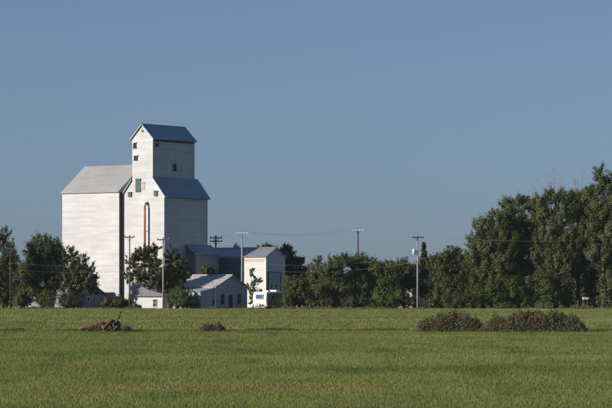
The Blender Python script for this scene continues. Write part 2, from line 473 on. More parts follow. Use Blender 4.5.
def window(parent, face, c, z, w, h, plane, frame=None, name='window', bars=1, pane=None):
    frame = frame or M['trim_white']; b = 0.09
    mb = MB()
    def bx(m, a0, a1, z0, z1, d0, d1):
        if face == 'front': m.box(a0, a1, plane - d1, plane - d0, z0, z1)
        else: m.box(plane + d0, plane + d1, a0, a1, z0, z1)
    bx(mb, c - w / 2, c + w / 2, z + h / 2 - b, z + h / 2, 0.004, 0.08)
    bx(mb, c - w / 2 - 0.05, c + w / 2 + 0.05, z - h / 2, z - h / 2 + b, 0.004, 0.12)
    bx(mb, c - w / 2, c - w / 2 + b, z - h / 2 + b, z + h / 2 - b, 0.004, 0.08)
    bx(mb, c + w / 2 - b, c + w / 2, z - h / 2 + b, z + h / 2 - b, 0.004, 0.08)
    for i in range(bars):
        zz = z - h / 2 + h * (i + 1) / (bars + 1)
        bx(mb, c - w / 2 + b, c + w / 2 - b, zz - 0.03, zz + 0.03, 0.004, 0.06)
    o = mb.build(name, frame, parent)
    p = MB(); bx(p, c - w / 2 + b, c + w / 2 - b, z - h / 2 + b, z + h / 2 - b, 0.004, 0.02)
    p.build('pane', pane or M['glass'], o)
    return o

# --- grain elevator
A_DEG = 35.0
E_ = Frame(164.2, 420.0, A_DEG)
el = E_.root('grain_elevator', 'tall white wooden grain elevator with raised head house and big gabled annex', 'grain elevator')
Wu = -E_.front(122.5, 250)[0]
Wv = E_.right(207.3, 250)[0]
ze = E_.front(164.2, 194.9)[1]
cu0, cu1 = E_.front(132.3, 150)[0], E_.front(152.8, 150)[0]
cmid = (cu0 + cu1) / 2
cv1 = E_.right(194.6, 150, cu1)[0]
z_c = E_.front(152.8, 137.6)[1]
z_p = E_.front(142.6, 124.8)[1]
mid = -Wu / 2
sl_main = (E_.front(153.0, 177.2)[1] - ze) / (0 - cu1)
# main block: body with sloping shoulders, cut flat inside the head house
zsh = ze + sl_main * (0 - cu1)
prof = [(-Wu, 0), (0, 0), (0, ze), (cu1, zsh - 0.02), (cu0, ze + sl_main * (cu0 + Wu) - 0.02), (-Wu, ze)]
MB().prism(prof, 'y', 0.0, Wv).build('wall', M['white'], el)
r1 = MB(); slab(r1, (0.35, ze - 0.35 * sl_main), (cu1 + 0.005, zsh), 0.13, 'y', -0.28, Wv + 0.28); r1.build('roof', M['galv'], el)
r2 = MB(); slab(r2, (-Wu - 0.02, ze - 0.02 * sl_main), (cu0 - 0.005, ze + sl_main * (cu0 + Wu)), 0.13, 'y', -0.28, Wv + 0.28); r2.build('roof', M['galv'], el)
# head house
hh = MB().prism([(cu0, zsh - 0.6), (cu1, zsh - 0.6), (cu1, z_c), (cmid, z_p), (cu0, z_c)], 'y', -0.006, cv1)
hh = hh.build('head_house', M['white'], el); tag(hh, 'narrow white head house on top of the elevator')
sl_c = (z_p - z_c) / (cmid - cu0)
for s in (-1, 1):
    mb = MB(); e = cu0 - 0.3 if s < 0 else cu1 + 0.3
    slab(mb, (e, z_c - 0.3 * sl_c), (cmid + 0.003 * s, z_p), 0.12, 'y', -0.3, cv1 + 0.25)
    mb.build('head_house_roof', M['galv'], hh)
MB().prism([(cmid - 0.2, z_p - 0.03), (cmid, z_p + 0.17), (cmid + 0.2, z_p - 0.03), (cmid, z_p + 0.22)], 'y', -0.31, cv1 + 0.26).build('ridge_cap', M['galv'], hh)
# dark strip along the wall under the eave, corner boards, base skirting
on_right(hh, 'eave_strip', M['trim_dark'], 0.35, cv1 - 0.35, z_c - 0.52, z_c - 0.02, cu1, 0.05)
for (x, y0) in ((-0.16, -0.04),):
    MB().box(-0.18, 0.035, -0.035, 0.18, 0.5, ze - 0.3).build('corner_board', M['white'], el)
MB().box(-Wu + 0.02, 0.06, -0.06, Wv + 0.06, 0, 0.7).build('foundation', M['concrete'], el)
MB().box(0.003, 0.03, Wv - 0.2, Wv + 0.03, 0.7, ze - 0.35).build('corner_board', M['white'], el)
MB().box(cu1 - 0.12, cu1 + 0.025, -0.03, 0.12, zsh, z_c - 0.2).build('corner_board', M['white'], hh)
# annex
AY0 = -0.80
ax1 = -Wu - 0.01
ax0 = E_.front(62.2, 250, AY0)[0]
zae = E_.front(91, 192.2, AY0)[1]
DA = 2 * 5.7
am = AY0 + DA / 2
zar = E_.front(108, 167.2, am)[1]
an = MB().prism([(AY0, 0), (AY0 + DA, 0), (AY0 + DA, zae), (am, zar), (AY0, zae)], 'x', ax0, ax1).build('annex', M['white'], el)
tag(an, 'broad windowless storage annex with a pale gabled roof')
sl_a = (zar - zae) / (am - AY0)
for s in (-1, 1):
    mb = MB(); e = AY0 - 0.22 if s < 0 else AY0 + DA + 0.22
    slab(mb, (e, zae - 0.22 * sl_a), (am + 0.003 * s, zar), 0.12, 'x', ax0 - 0.2, ax1 - 0.02)
    mb.build('annex_roof', M['galv_light'], an)
MB().prism([(am - 0.22, zar + 0.02), (am, zar + 0.17), (am + 0.22, zar + 0.02), (am, zar + 0.22)], 'x', ax0 - 0.21, ax1 - 0.03).build('ridge_cap', M['galv_light'], an)
MB().box(ax0 - 0.06, ax1 - 0.03, AY0 - 0.06, AY0 + DA + 0.06, 0, 0.7).build('annex_foundation', M['concrete'], an)
mb = MB(); mb.box(ax1 + 0.004, ax1 + 0.05, AY0 - 0.02, AY0 + 0.76, 0.8, zae - 0.1); mb.build('end_shade', M['trim_dark'], an)  # dark sheet standing in for the shade on the annex's end strip
# openings on the sunlit gable
def ef(px, py): return E_.front(px, py, 0.0)
for (px, py, w, h) in ((135.0, 145.6, 0.62, 0.85), (136.0, 158.2, 0.75, 0.75)):
    x, z = ef(px, py); o = window(hh, 'front', x, z, w, h, -0.006, frame=M['trim_dark'], name='window', bars=0)
    MB().prism([(x - w * 0.7, z + h / 2 + 0.02), (x + w * 0.7, z + h / 2 + 0.02), (x + w * 0.7, z + h / 2 + 0.1), (x - w * 0.7, z + h / 2 + 0.1)], 'y', -0.25, -0.01).build('drip_board', M['trim_white'], o)
x, z = ef(142.6, 130.8)
MB().tube([(x, -0.02, z), (x, -0.16, z)], 0.17, 10).build('vent', M['rust'], hh)
def shutter(px, py, w, h, mat, name, d=0.14):
    x, z = ef(px, py)
    o = on_front(el, name, mat, x - w / 2, x + w / 2, z - h / 2, z + h / 2, -0.006, d)
    MB().box(x - w / 2 - 0.06, x + w / 2 + 0.06, -0.006 - d - 0.10, -0.012, z + h / 2 + 0.003, z + h / 2 + 0.07).build('hood', mat, o)
    return o
shutter(138.4, 185.6, 0.98, 2.0, M['green'], 'hatch_door')
shutter(143.0, 186.2, 0.72, 1.1, M['grey_paint'], 'hatch_panel', 0.06)
shutter(130.2, 194.6, 0.62, 0.66, M['vent'], 'vent_box', 0.22)
shutter(156.1, 193.6, 0.62, 0.72, M['vent'], 'vent_box', 0.22)
# outside grain spout
x, z = ef(147.6, 203.5)
PT = 0.68
pb = MB(); pb.tube([(x, -0.02, z + 0.1), (x, -PT * 0.6, z - 0.05), (x, -PT, z - 0.45), (x, -PT, 0.9)], [0.21, 0.2, 0.17, 0.17], 10)
pipe = pb.build('grain_spout', M['rust'], el, True)
for zz in (4, 8, 12):
    MB().box(x - 0.04, x + 0.04, -PT + 0.1, -0.004, zz, zz + 0.08).build('bracket', M['rust'], pipe)
# shaded wall of the head house
y, z = E_.right(174.6, 167.6, cu1)
window(hh, 'right', y, z, 1.05, 1.25, cu1, frame=M['grey_paint'], bars=0, name='window', pane=M['dark'])
for dy in (-1.35, 1.25):
    on_right(hh, 'shutter', M['trim_white'] if dy < 0 else M['grey_paint'], y + dy - 0.42, y + dy + 0.42, z - 0.55, z + 0.4, cu1, 0.06)
y, z = E_.right(156.5, 144.6, cu1)
lb = on_right(hh, 'yard_light', M['trim_dark'], y - 0.2, y + 0.2, z - 0.3, z + 0.25, cu1, 0.3)
MB().tube([(cu1 + 0.2, y, z + 0.3), (cu1 + 0.75, y, z + 0.55)], 0.04, 6).build('lamp_arm', M['trim_dark'], lb)
# lightning rod and turnhead vent on the peak
rod = MB().tube([(cmid, 0.15, z_p + 0.12), (cmid, 0.15, z_p + 0.75)], [0.10, 0.05], 6).build('lightning_rod', M['steel'], hh)
MB().tube([(cmid - 0.3, 0.15, z_p + 0.5), (cmid + 0.3, 0.15, z_p + 0.5)], 0.04, 5).build('rod_arm', M['steel'], rod)
MB().tube([(cmid, 0.15, z_p + 0.60), (cmid, 0.15, z_p + 0.72), (cmid, 0.15, z_p + 0.84)], [0.05, 0.15, 0.04], 8).build('rod_ball', M['steel'], rod, True)
# driveway lean-to on the shaded side
ly0, ly1 = 5.5, Wv + 0.4
zt, zb = 9.9, 8.6
MB().prism([(0.07, 0), (1.9, 0), (1.9, zb), (0.07, zt)], 'y', ly0, ly1).build('driveway_wall', M['shade_clad'], el)  # wall tone darkened to carry the shade on this side
lr = MB(); slab(lr, (0.04, zt + 0.03), (2.15, zb - 0.12), 0.12, 'y', ly0 - 0.3, ly1 + 0.3); lr.build('driveway_roof', M['galv'], el)

# --- long flat-storage shed, left part in the elevator's shadow
S_ = Frame(266.0, 425.4, A_DEG)
sh = S_.root('storage_shed', 'long white metal shed with tall grey overhead door at its gable end', 'shed')
SW = S_.right(285.2, 270)[0]
SL = 15.5
zse = S_.front(266, 256.8)[1]
zsr = S_.right(275.6, 248.6)[1]
gable(sh, -SL, 0, 0, SW, zse, zsr, 'x', M['white_sheet'], M['shed_roof'], oh=0.18, og=0.15)
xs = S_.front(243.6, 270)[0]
MB().box(-SL, xs, -0.05, -0.004, 0.1, zse - 0.22).build('wall_shade_sheet', M['shade_clad'], sh)  # dark sheet colours in the elevator's shadow on this part of the wall
MB().box(xs + 0.01, 0.0, -0.03, -0.004, zse - 0.75, zse - 0.30).build('eave_band', simple('tan_eave_band', (0.55, 0.42, 0.32), 0.7, noise=0.1), sh)
MB().box(-0.14, 0.025, -0.035, 0.14, 0.2, zse - 0.28).build('corner_trim', M['trim_white'], sh)
dy0, dz1 = S_.right(268.2, 272.2); dy1, _ = S_.right(280.2, 272.2)
fr = MB(); fr.box(0.004, 0.09, dy0 - 0.15, dy0, 0.1, dz1); fr.box(0.004, 0.09, dy1, dy1 + 0.15, 0.1, dz1); fr.box(0.004, 0.09, dy0 - 0.15, dy1 + 0.15, dz1, dz1 + 0.16)
door = MB()
door = fr.build('overhead_door', M['trim_dark'], sh)
nz = 8
for i in range(nz):
    za = 0.1 + (dz1 - 0.1) * i / nz; zb_ = 0.1 + (dz1 - 0.1) * (i + 1) / nz - 0.025
    MB().box(0.006, 0.05, dy0, dy1, za, zb_).build('door_panel', M['door_grey'], door)
for px in (271.2, 276.0):
    y, z = S_.right(px, 286.2)
    MB().box(0.03, 0.062, y - 0.22, y + 0.22, z - 0.2, z + 0.2).build('door_window', M['glass'], door)

# --- house with a low side wing
H_ = Frame(215.2, 407.0, A_DEG)
ho = H_.root('white_house', 'pale one-storey house with grey roof and shaded gable, below the long shed', 'house')
HW = H_.right(247.2, 300)[0]
zhe = H_.right(215.2, 287.3)[1]
zhr = H_.right(231, 276.0)[1]
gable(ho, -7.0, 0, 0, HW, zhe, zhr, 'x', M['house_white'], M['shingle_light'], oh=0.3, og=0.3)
wy0 = H_.right(201.6, 300)[0]
zw = 2.75
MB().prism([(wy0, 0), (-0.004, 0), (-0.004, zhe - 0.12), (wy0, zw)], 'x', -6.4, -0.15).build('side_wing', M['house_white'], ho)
wr = MB(); slab(wr, (wy0 - 0.25, zw - 0.06), (-0.32, zhe - 0.22), 0.1, 'x', -6.6, 0.05); wr.build('wing_roof', M['shingle_light'], ho)
for (px, py, w, h) in ((222.4, 299.2, 1.15, 1.7), (238.8, 298.9, 1.15, 1.7)):
    y, z = H_.right(px, py); window(ho, 'right', y, z, w, h, 0.0, bars=1, pane=M['dark'], frame=M['grey_paint'])
y, z = H_.right(213.4, 302.0, -0.15); window(ho, 'right', y, z, 0.8, 0.9, -0.15, bars=0, frame=M['grey_paint'])
y, z = H_.right(230.6, 301.5)
d_ = on_right(ho, 'door', M['trim_dark'], y - 0.45, y + 0.45, 0.2, 2.2, 0, 0.05)
MB().tube([(0.06, y + 0.33, 1.15), (0.12, y + 0.33, 1.15)], 0.05, 8).build('handle', M['steel'], d_)
MB().box(0.004, 1.1, y - 0.7, y + 0.7, 0, 0.2).build('step', M['concrete'], ho)
MB().box(-0.03, 0.03, -0.12, 0.12, 0.1, zhe - 0.3).build('corner_trim', M['trim_white'], ho)

# --- small white shed under the tree
W_ = Frame(163.8, 409.5, A_DEG)
ws = W_.root('white_outbuilding', 'small sunlit white outbuilding with grey roof beneath the leaning tree', 'outbuilding')
WL = -W_.front(133.6, 300)[0]
zwe = W_.front(150, 294.6)[1]
gable(ws, -WL, 0, 0, 4.6, zwe, zwe + 2.0, 'x', M['white'], M['shingle'], oh=0.35, og=0.3)
x, z = W_.front(155.2, 303.0); window(ws, 'front', x, z, 0.85, 1.2, 0.0, bars=1, frame=M['grey_paint'], pane=M['dark'])
x, z = W_.front(135.2, 300)
MB().box(x - 0.1, x + 0.1, -0.12, -0.004, 0, zwe - 0.4).build('downpipe', M['trim_white'], ws)
bl = W_.front(138.0, 305)[0]
p = W_.C + W_.u * bl - W_.w * 0.75
br = empty('barrel', (p.x, p.y, 0), 0, 'dark steel barrel against the small white outbuilding', 'barrel')
MB().tube([(0, 0, 0), (0, 0, 0.06), (0, 0, 0.3), (0, 0, 0.6), (0, 0, 0.86), (0, 0, 0.9)], [0.36, 0.4, 0.4, 0.4, 0.4, 0.36], 14).build('drum', M['trim_dark'], br, True)
for zz in (0.28, 0.58):
    MB().tube([(0, 0, zz), (0, 0, zz + 0.04)], 0.42, 14).build('hoop', M['trim_dark'], br)

# --- blue shed on the left
B_ = Frame(84.5, 421.0, A_DEG)
bs = B_.root('blue_shed', 'low blue shed with dark roof at the right edge of the left trees', 'shed')
BW = B_.right(104.2, 300)[0]
zbe = B_.right(104.2, 294.3)[1]
gable(bs, -6.0, 0, 0, BW, zbe, zbe + 1.15, 'x', M['blue_wall'], M['shingle'], oh=0.4, og=0.35)
window(bs, 'right', 0.85, 1.55, 0.8, 0.8, 0.0, bars=0)
on_right(bs, 'door', M['blue_wall'], BW * 0.5, BW * 0.5 + 0.95, 0.05, 2.05, 0, 0.06)

# --- grey house hidden in the left trees
G_ = Frame(44.0, 434.0, 62.0)
gh = G_.root('grey_house', 'grey-roofed house hidden behind the trees at the far left', 'house')
gable(gh, -9.0, 0, 0, 5.2, 3.0, 5.4, 'x', M['grey_wall'], M['shingle'], oh=0.4, og=0.3)
for x in (-7.2, -4.6, -2.0):
    window(gh, 'front', x, 1.8, 1.1, 1.0, 0.0, bars=0)
window(gh, 'right', 2.6, 1.8, 1.0, 1.0, 0.0, bars=0)
MB().box(-9.1, 0.1, -0.47, -0.41, 2.55, 2.85).build('fascia', M['trim_white'], gh)

# --- beige house behind the middle trees
K_ = Frame(412.0, 426.0, 40.0)
bh = K_.root('beige_house', 'weathered beige two-storey house half hidden behind trees near transformer pole', 'house')
gable(bh, -4.5, 0, 0, 5.0, 4.6, 6.6, 'x', M['beige_wall'], M['shingle'], oh=0.3, og=0.3)
for yy in (1.4, 3.6):
    for zz in (1.5, 3.6):
        window(bh, 'right', yy, zz, 0.85, 1.1, 0.0, bars=1, pane=M['dark'])
for xx in (-3.3, -1.2):
    for zz in (1.5, 3.6):
        window(bh, 'front', xx, zz, 0.85, 1.1, 0.0, bars=1, pane=M['dark'])

# --- lean shed with a white roof in the bushes
L_ = Frame(311.0, 411.0, 35.0)
ls = L_.root('lean_to_shed', 'low open shed with white sheet roof among bushes right of the camper', 'shed')
MB().prism([(0, 0), (2.6, 0), (2.6, 2.2), (0, 2.45)], 'x', -2.2, 0).build('wall', M['grey_wall'], ls)
m_ = MB(); slab(m_, (-0.3, 2.48), (2.8, 2.18), 0.07, 'x', -2.4, 0.2); m_.build('roof', M['trim_white'], ls)

# --- camper trailer
R0 = Frame(266.2, 404.0, A_DEG)
rv = R0.root('camper_trailer', 'cream camper trailer parked in front of the long shed', 'camper')
RW, RL, RH = 2.45, 6.6, 2.72
prof = [(0.25, 0.55), (RL, 0.55), (RL, RH - 0.1), (RL - 0.25, RH), (0.35, RH), (0.08, RH - 0.25), (0, 1.55), (0.06, 0.9)]
mb = MB(); n = len(prof)
body = MB().prism([(h, z) for h, z in prof], 'x', -RW, 0).build('body', M['rv_white'], rv)
MB().box(0.004, 0.02, 0.5, RL - 0.1, 0.7, RH - 0.35).build('side_cladding', M['rv_side'], body)
window(rv, 'front', -RW * 0.48, 1.98, 1.35, 0.72, -0.02, bars=0, name='front_window', frame=M['grey_paint'], pane=simple('blue_reflecting_glass', (0.08, 0.12, 0.2), 0.1))
for yy, ww in ((1.6, 0.9), (4.9, 0.9)):
    window(rv, 'right', yy, 1.85, ww, 0.6, 0.021, bars=0, name='side_window', frame=M['grey_paint'])
MB().box(0.023, 0.05, 2.8, 3.45, 0.65, 2.35).build('door', M['grey_paint'], rv)
for yy in (3.4, 4.25):
    for xx in (-0.02, -RW + 0.02):
        w_ = MB().tube([(xx - 0.12, yy, 0.34), (xx + 0.12, yy, 0.34)], 0.34, 16).build('wheel', M['rubber'], rv)
        MB().tube([(xx - 0.13, yy, 0.34), (xx + 0.13, yy, 0.34)], 0.17, 10).build('rim', M['steel'], w_)
MB().tube([(-0.4, 0.3, 0.55), (-RW / 2, -1.1, 0.5), (-RW + 0.4, 0.3, 0.55)], 0.05, 6).build('hitch', M['trim_dark'], rv)
for xx in (-RW / 2 - 0.22, -RW / 2 + 0.22):
    MB().tube([(xx, -0.45, 0.52), (xx, -0.45, 0.6), (xx, -0.45, 0.95), (xx, -0.45, 1.05)], [0.1, 0.16, 0.16, 0.08], 10).build('gas_bottle', M['trim_white'], rv, True)
MB().box(-RW * 0.7, -RW * 0.3, 1.5, 2.1, RH + 0.003, RH + 0.18).build('roof_vent', M['trim_white'], rv)
MB().box(-RW * 0.75, -RW * 0.25, 3.4, 4.4, RH + 0.003, RH + 0.26).build('air_conditioner', M['trim_white'], rv)
MB().tube([(0.09, 0.6, RH - 0.16), (0.09, 4.6, RH - 0.16)], 0.09, 8).build('awning_roll', M['trim_white'], rv)
MB().box(-0.35, -0.1, 0.15, 0.45, 0, 0.55).build('jack', M['trim_dark'], rv)

# ---------------------------------------------------------------- utility poles and wires
ARMS = {}
def utility_pole(key, px, top, Y, label, mat, arms, r=0.15, transformer=None, turn=0.0):
    p = at(px, top, Y); H = p.z
    o = empty('utility_pole', (p.x, Y, 0), turn, label, 'utility pole', 'utility poles along the yard')
    MB().tube([(0, 0, -0.3), (0, 0, H * 0.5), (0, 0, H)], [r * 1.1, r * 0.9, r * 0.66], 10).build('pole', mat, o, True)
    ARMS[key] = []
    for (ay, half, am_, ins) in arms:
        z = at(px, ay, Y).z
        hw = half * Y / F
        a = MB().box(-hw, hw, -r - 0.12, -r * 0.6, z - 0.11, z + 0.05).build('crossarm', am_, o)
        for s in (-1, 1):
            MB().tube([(s * hw * 0.45, -r - 0.02, z - 0.08), (0, -r * 0.85, z - 0.7)], 0.03, 5).build('brace', mat, a)
        for k in range(ins):
            xx = -hw * 0.9 + 1.8 * hw * k / (ins - 1)
            MB().tube([(xx, -r - 0.05, z + 0.05), (xx, -r - 0.05, z + 0.11), (xx, -r - 0.05, z + 0.2), (xx, -r - 0.05, z + 0.27)], [0.03, 0.075, 0.075, 0.03], 7).build('insulator', M['insulator'], a)
            ARMS[key].append(Vector((p.x + xx * math.cos(turn), Y + xx * math.sin(turn) - (r + 0.05) * math.cos(turn), z + 0.25)))
    if transformer:
        q = at(*transformer, Y); xx = q.x - p.x
        t = MB().tube([(xx, 0, q.z - 0.42), (xx, 0, q.z - 0.38), (xx, 0, q.z + 0.36), (xx, 0, q.z + 0.42)], [0.2, 0.26, 0.26, 0.2], 14).build('transformer', M['transformer'], o, True)
        MB().tube([(xx, 0, q.z + 0.4), (xx, 0, q.z + 0.62)], [0.06, 0.04], 7).build('bushing', M['insulator'], t)
        MB().box(xx, -0.02, -0.04, 0.04, q.z - 0.05, q.z + 0.05).build('bracket', M['trim_dark'], t)
    return o
PD, PG, AP = M['pole_dark'], M['pole_grey'], M['arm_pale']
utility_pole('a', 10.3, 246, 401.0, 'slim weathered pole standing in front of the leftmost trees', PD, [(248.5, 5, PD, 2)], 0.09)
utility_pole('b', 129.6, 235, 403.5, 'slim dark pole in front of the white gable wall', PD, [(237.0, 5, PD, 2)], 0.12)
utility_pole('c', 163.2, 237.2, 402.0, 'pale grey pole at the corner of the small white outbuilding', PG, [(239.5, 6, PD, 3)], 0.14)
utility_pole('d', 215.8, 235.5, 441.0, 'dark pole with two crossarms rising behind the long shed roof', PD, [(237.8, 6.2, PD, 4), (241.2, 6.2, PD, 4)], 0.17, turn=0.15)
utility_pole('e', 242.0, 231, 419.0, 'tall pole with pale crossarm beside the sunlit shed wall', PG, [(232.8, 6.6, AP, 4)], 0.16, turn=-0.1)
utility_pole('f', 358.0, 228, 432.0, 'pole with pale crossarm rising behind the middle trees', PD, [(229.8, 6.6, AP, 4)], 0.16, turn=-0.1)
utility_pole('g', 417.6, 234.6, 401.0, 'pale pole carrying a grey transformer in front of the middle trees', PG, [(237.2, 6.0, PD, 4)], 0.145, transformer=(413.8, 251.8), turn=0.25)
utility_pole('h', 668.0, 233.0, 399.5, 'pole beyond the right edge of the grove', PG, [(236.0, 6.0, PD, 4)], 0.145)

def wire(a, b, label, sag, r=0.006):
    pts = []
    for i in range(15):
        t = i / 14
        q = a.lerp(b, t); q.z -= sag * 4 * t * (1 - t); pts.append(q)
    o = MB().tube(pts, r, 4).build('overhead_wire', M['wire'])
    return tag(o, label, 'wire', 'overhead wires between the poles')
NM = {'a': 'leftmost pole', 'b': 'slim dark pole', 'c': 'outbuilding pole', 'd': 'double-arm pole behind the shed', 'e': 'pole by the lit shed', 'f': 'pole behind the middle trees', 'g': 'transformer pole', 'h': 'pole past the grove'}
TW = ['first', 'second', 'third', 'fourth']
for (k1, k2, idx, sag) in (('d', 'e', (0, 3), 0.35), ('e', 'f', (0, 1, 3), 0.75), ('f', 'g', (0, 1, 3), 0.7), ('g', 'h', (0, 3), 0.9)):
    for j, i in enumerate(idx):
        A = ARMS[k1][i if k1 != 'd' else (i if i < 4 else 3)]; B = ARMS[k2][i]
        wire(A, B, '%s crossarm wire from %s to %s' % (TW[j], NM[k1], NM[k2]), sag + 0.08 * j)
def lowp(k, py):
    Y = {'a': 401.0, 'b': 403.5, 'c': 402.0, 'e': 419.0, 'g': 401.0, 'h': 399.5}[k]
    px = {'a': 10.3, 'b': 129.6, 'c': 163.2, 'e': 242.0, 'g': 417.6, 'h': 668.0}[k]
    p = at(px, py, Y); p.y -= 0.16; return p
for nm, ys in (('upper', {'a': 263, 'c': 262, 'e': 262.5, 'g': 255.3}), ('lower', {'a': 269.5, 'c': 268, 'e': 269, 'g': 262.0})):
    ks = list(ys)
    for k1, k2 in zip(ks[:-1], ks[1:]):
        wire(lowp(k1, ys[k1]), lowp(k2, ys[k2]), '%s low service cable from %s to %s' % (nm, NM[k1], NM[k2]), 0.55 if k1 != 'e' else 0.9, 0.010)

# ---------------------------------------------------------------- vegetation
def unit(rg, n):
    v = rg.normal(size=(n, 3)); return v / np.linalg.norm(v, axis=1)[:, None]

def leaf_quads(P, Nrm, size, rg, asp=1.7):
    """rhombic leaf sprays centred at P with normal Nrm"""
    n = len(P)
    r = unit(rg, n)
    a = np.cross(Nrm, r); a /= np.linalg.norm(a, axis=1)[:, None] + 1e-9
    b = np.cross(Nrm, a)
    s = (size * rg.uniform(0.55, 1.4, n))[:, None]
    v = np.stack([P - a * s * asp * 0.5, P + b * s * 0.5 + Nrm * s * 0.12, P + a * s * asp * 0.5, P - b * s * 0.5 + Nrm * s * 0.12], 1)
    return v.reshape(-1, 3)

DENS = 3.0
def tree(name, label, cat, px, Y, lobes, leaves, mat, seed, leaf=0.26, bark='bark', trunk_r=0.22, group=None, clus=1.0, crad=0.95, up=0.25, lean=0.0, depth=0.9, parts=('trunk', 'crown'), zbase=0.0, fill=0.25, stems=1):
    """lobes: (cx, cy, rx, ry) of the crown's masses measured in photo pixels, turned into metres at distance Y"""
    rg = np.random.default_rng(seed)
    k = Y / F
    base = Vector(((px - 306.0) * k, Y, zbase))
    root = empty(name, base, 0.0, label, cat, group)
    Ls = []
    for (cx, cy, rx, ry) in lobes:
        c = at(cx, cy, Y) - base
        Ls.append((np.array([c.x, rg.uniform(-0.35, 0.35) * rx * k, c.z]), np.array([rx * k, max(rx, ry * 0.6) * k * depth, ry * k])))
    vol = np.array([np.prod(r) ** (2 / 3) for _, r in Ls]); vol /= vol.sum()
    leaves = int(leaves * DENS); leaf *= 0.60; crad *= 0.72
    ncl = max(6, int(leaves / 95 * clus))
    C, CR, CO = [], [], []
    for (c, r), v in zip(Ls, vol):
        m = max(3, int(round(ncl * v)))
        d = unit(rg, m)
        rad = rg.uniform(0.2, 1.12, m) ** 0.5 * np.where(rg.random(m) < 0.12, 1.18, 1.0)
        C.append(c + d * r * rad[:, None])
        o = d * r; o /= np.linalg.norm(o, axis=1)[:, None]
        CO.append(o)
        CR.append(crad * rg.uniform(0.45, 1.15, m) * min(1.0, 0.35 + 0.25 * r.min()))
    C = np.concatenate(C); CO = np.concatenate(CO); CR = np.concatenate(CR)
    ok = C[:, 2] > 0.25
    C, CO, CR = C[ok], CO[ok], CR[ok]
    # leaves around each clump: stretched outward and upward, thin towards the tip
    wts = CR ** 2; wts /= wts.sum()
    idx = rg.choice(len(C), leaves, p=wts)
    ax = CO[idx] + np.array([0, 0, up * 2.0]); ax /= np.linalg.norm(ax, axis=1)[:, None]
    t = rg.normal(0, 0.62, leaves)
    off = unit(rg, leaves) * (rg.random(leaves) ** 0.5 * 0.72)[:, None]
    P = C[idx] + (ax * t[:, None] + off) * CR[idx][:, None]
    nf = int(leaves * min(0.4, fill * 1.2))
    if nf:
        li = rg.choice(len(Ls), nf, p=vol)
        P[:nf] = np.array([Ls[i][0] for i in li]) + unit(rg, nf) * np.array([Ls[i][1] for i in li]) * rg.random((nf, 1)) ** 0.4 * (0.55 + 0.6 * rg.random((nf, 1)))
    Nn = (P - C[idx]) / CR[idx][:, None] * 0.45 + CO[idx] * 0.6 + unit(rg, leaves) * 0.5 + np.array([0, 0, 0.25])
    Nn /= np.linalg.norm(Nn, axis=1)[:, None]
    g = P[:, 2] > 0.05
    V = leaf_quads(P[g], Nn[g], np.full(g.sum(), leaf), rg)
    fast_mesh(parts[1], V, 4, mat, root)
    # trunk and limbs
    mb = MB()
    topc = np.mean([c for c, _ in Ls], axis=0)
    ztop = max(c[2] + r[2] for c, r in Ls)
    for s in range(stems):
        bx = 0.0 if stems == 1 else (s - (stems - 1) / 2) * trunk_r * 3
        tp = []
        for i in range(6):
            f = i / 5
            tp.append((bx + topc[0] * f * f * 0.95 + lean * math.sin(f * 3.1) + rg.normal(0, 0.10) * (i > 0), rg.normal(0, 0.12) * (i > 0), -0.2 + f * (ztop * 0.82 + 0.2)))
        mb.tube(tp, [trunk_r * (1.25 if i == 0 else 1 - 0.16 * i) for i in range(6)], 8)
        sel = rg.choice(len(C), min(len(C), 10 + len(C) // 5), replace=False)
        for j in sel[s::stems]:
            e = C[j]
            zt_ = min(max(0.25 * ztop, e[2] - rg.uniform(0.8, 3.0)), ztop * 0.72)
            f = (zt_ + 0.2) / (ztop * 0.82 + 0.2) * 5
            i0 = int(min(4, f)); q = np.array(tp[i0]) * (1 - (f - i0)) + np.array(tp[i0 + 1]) * (f - i0)
            m_ = (q + e) / 2 + np.array([rg.normal(0, 0.25), rg.normal(0, 0.25), -0.15 * np.linalg.norm(e - q) * rg.uniform(0, 1)])
            r0 = trunk_r * (0.42 - 0.05 * i0)
            mb.tube([q, m_, e], [r0, r0 * 0.6, r0 * 0.2], 5, cap=False)
    mb.build(parts[0], M[bark], root, True)
    return root

def bush(label, px, Y, lobes, leaves, mat, seed, leaf=0.2, **k):
    k.setdefault('trunk_r', 0.05); k.setdefault('stems', 3); k.setdefault('fill', 0.5)
    return tree('bush', label, 'bush', px, Y, lobes, leaves, mat, seed, leaf=leaf, parts=('stems', 'foliage'), **k)

# left trees
tree('broadleaf_tree', 'narrow dark tree cut by the left edge of the photo', 'tree', 3, 408, [(3, 240, 8, 14), (10, 258, 9, 16), (0, 272, 14, 18), (5, 293, 14, 13)], 6500, M['leaf_dark'], 101)
tree('broadleaf_tree', 'broad dark round-topped tree left of the annex', 'tree', 47, 413, [(44, 249, 19, 14), (56, 257, 11, 16), (34, 262, 12, 14), (48, 275, 22, 20)], 11000, M['leaf_dark'], 102, trunk_r=0.3)
tree('broadleaf_tree', 'looser dark tree overlapping the lower left of the annex', 'tree', 77, 410, [(70, 256, 8, 11), (80, 264, 10, 11), (86, 276, 12, 14), (72, 279, 14, 16), (90, 288, 8, 8)], 7500, M['leaf_dark'], 103, crad=0.75, fill=0.15)
tree('broadleaf_tree', 'low olive tree between the edge tree and the broad dark tree', 'tree', 24, 416, [(22, 276, 14, 13), (31, 288, 12, 14)], 4200, M['leaf_olive'], 104)
bush('rounded green bush in front of the hidden grey house', 21, 402.5, [(20, 299, 7, 9), (26, 301, 6, 7)], 2200, M['leaf_mid'], 105)
bush('brownish bush under the broad dark tree', 43, 403, [(42, 300, 7, 8), (50, 299, 6, 10)], 1900, M['leaf_olive'], 106)
bush('bush between the broad dark tree and the blue shed', 67, 402.5, [(66, 301, 8, 7), (75, 303, 7, 5)], 1900, M['leaf_dark'], 107)
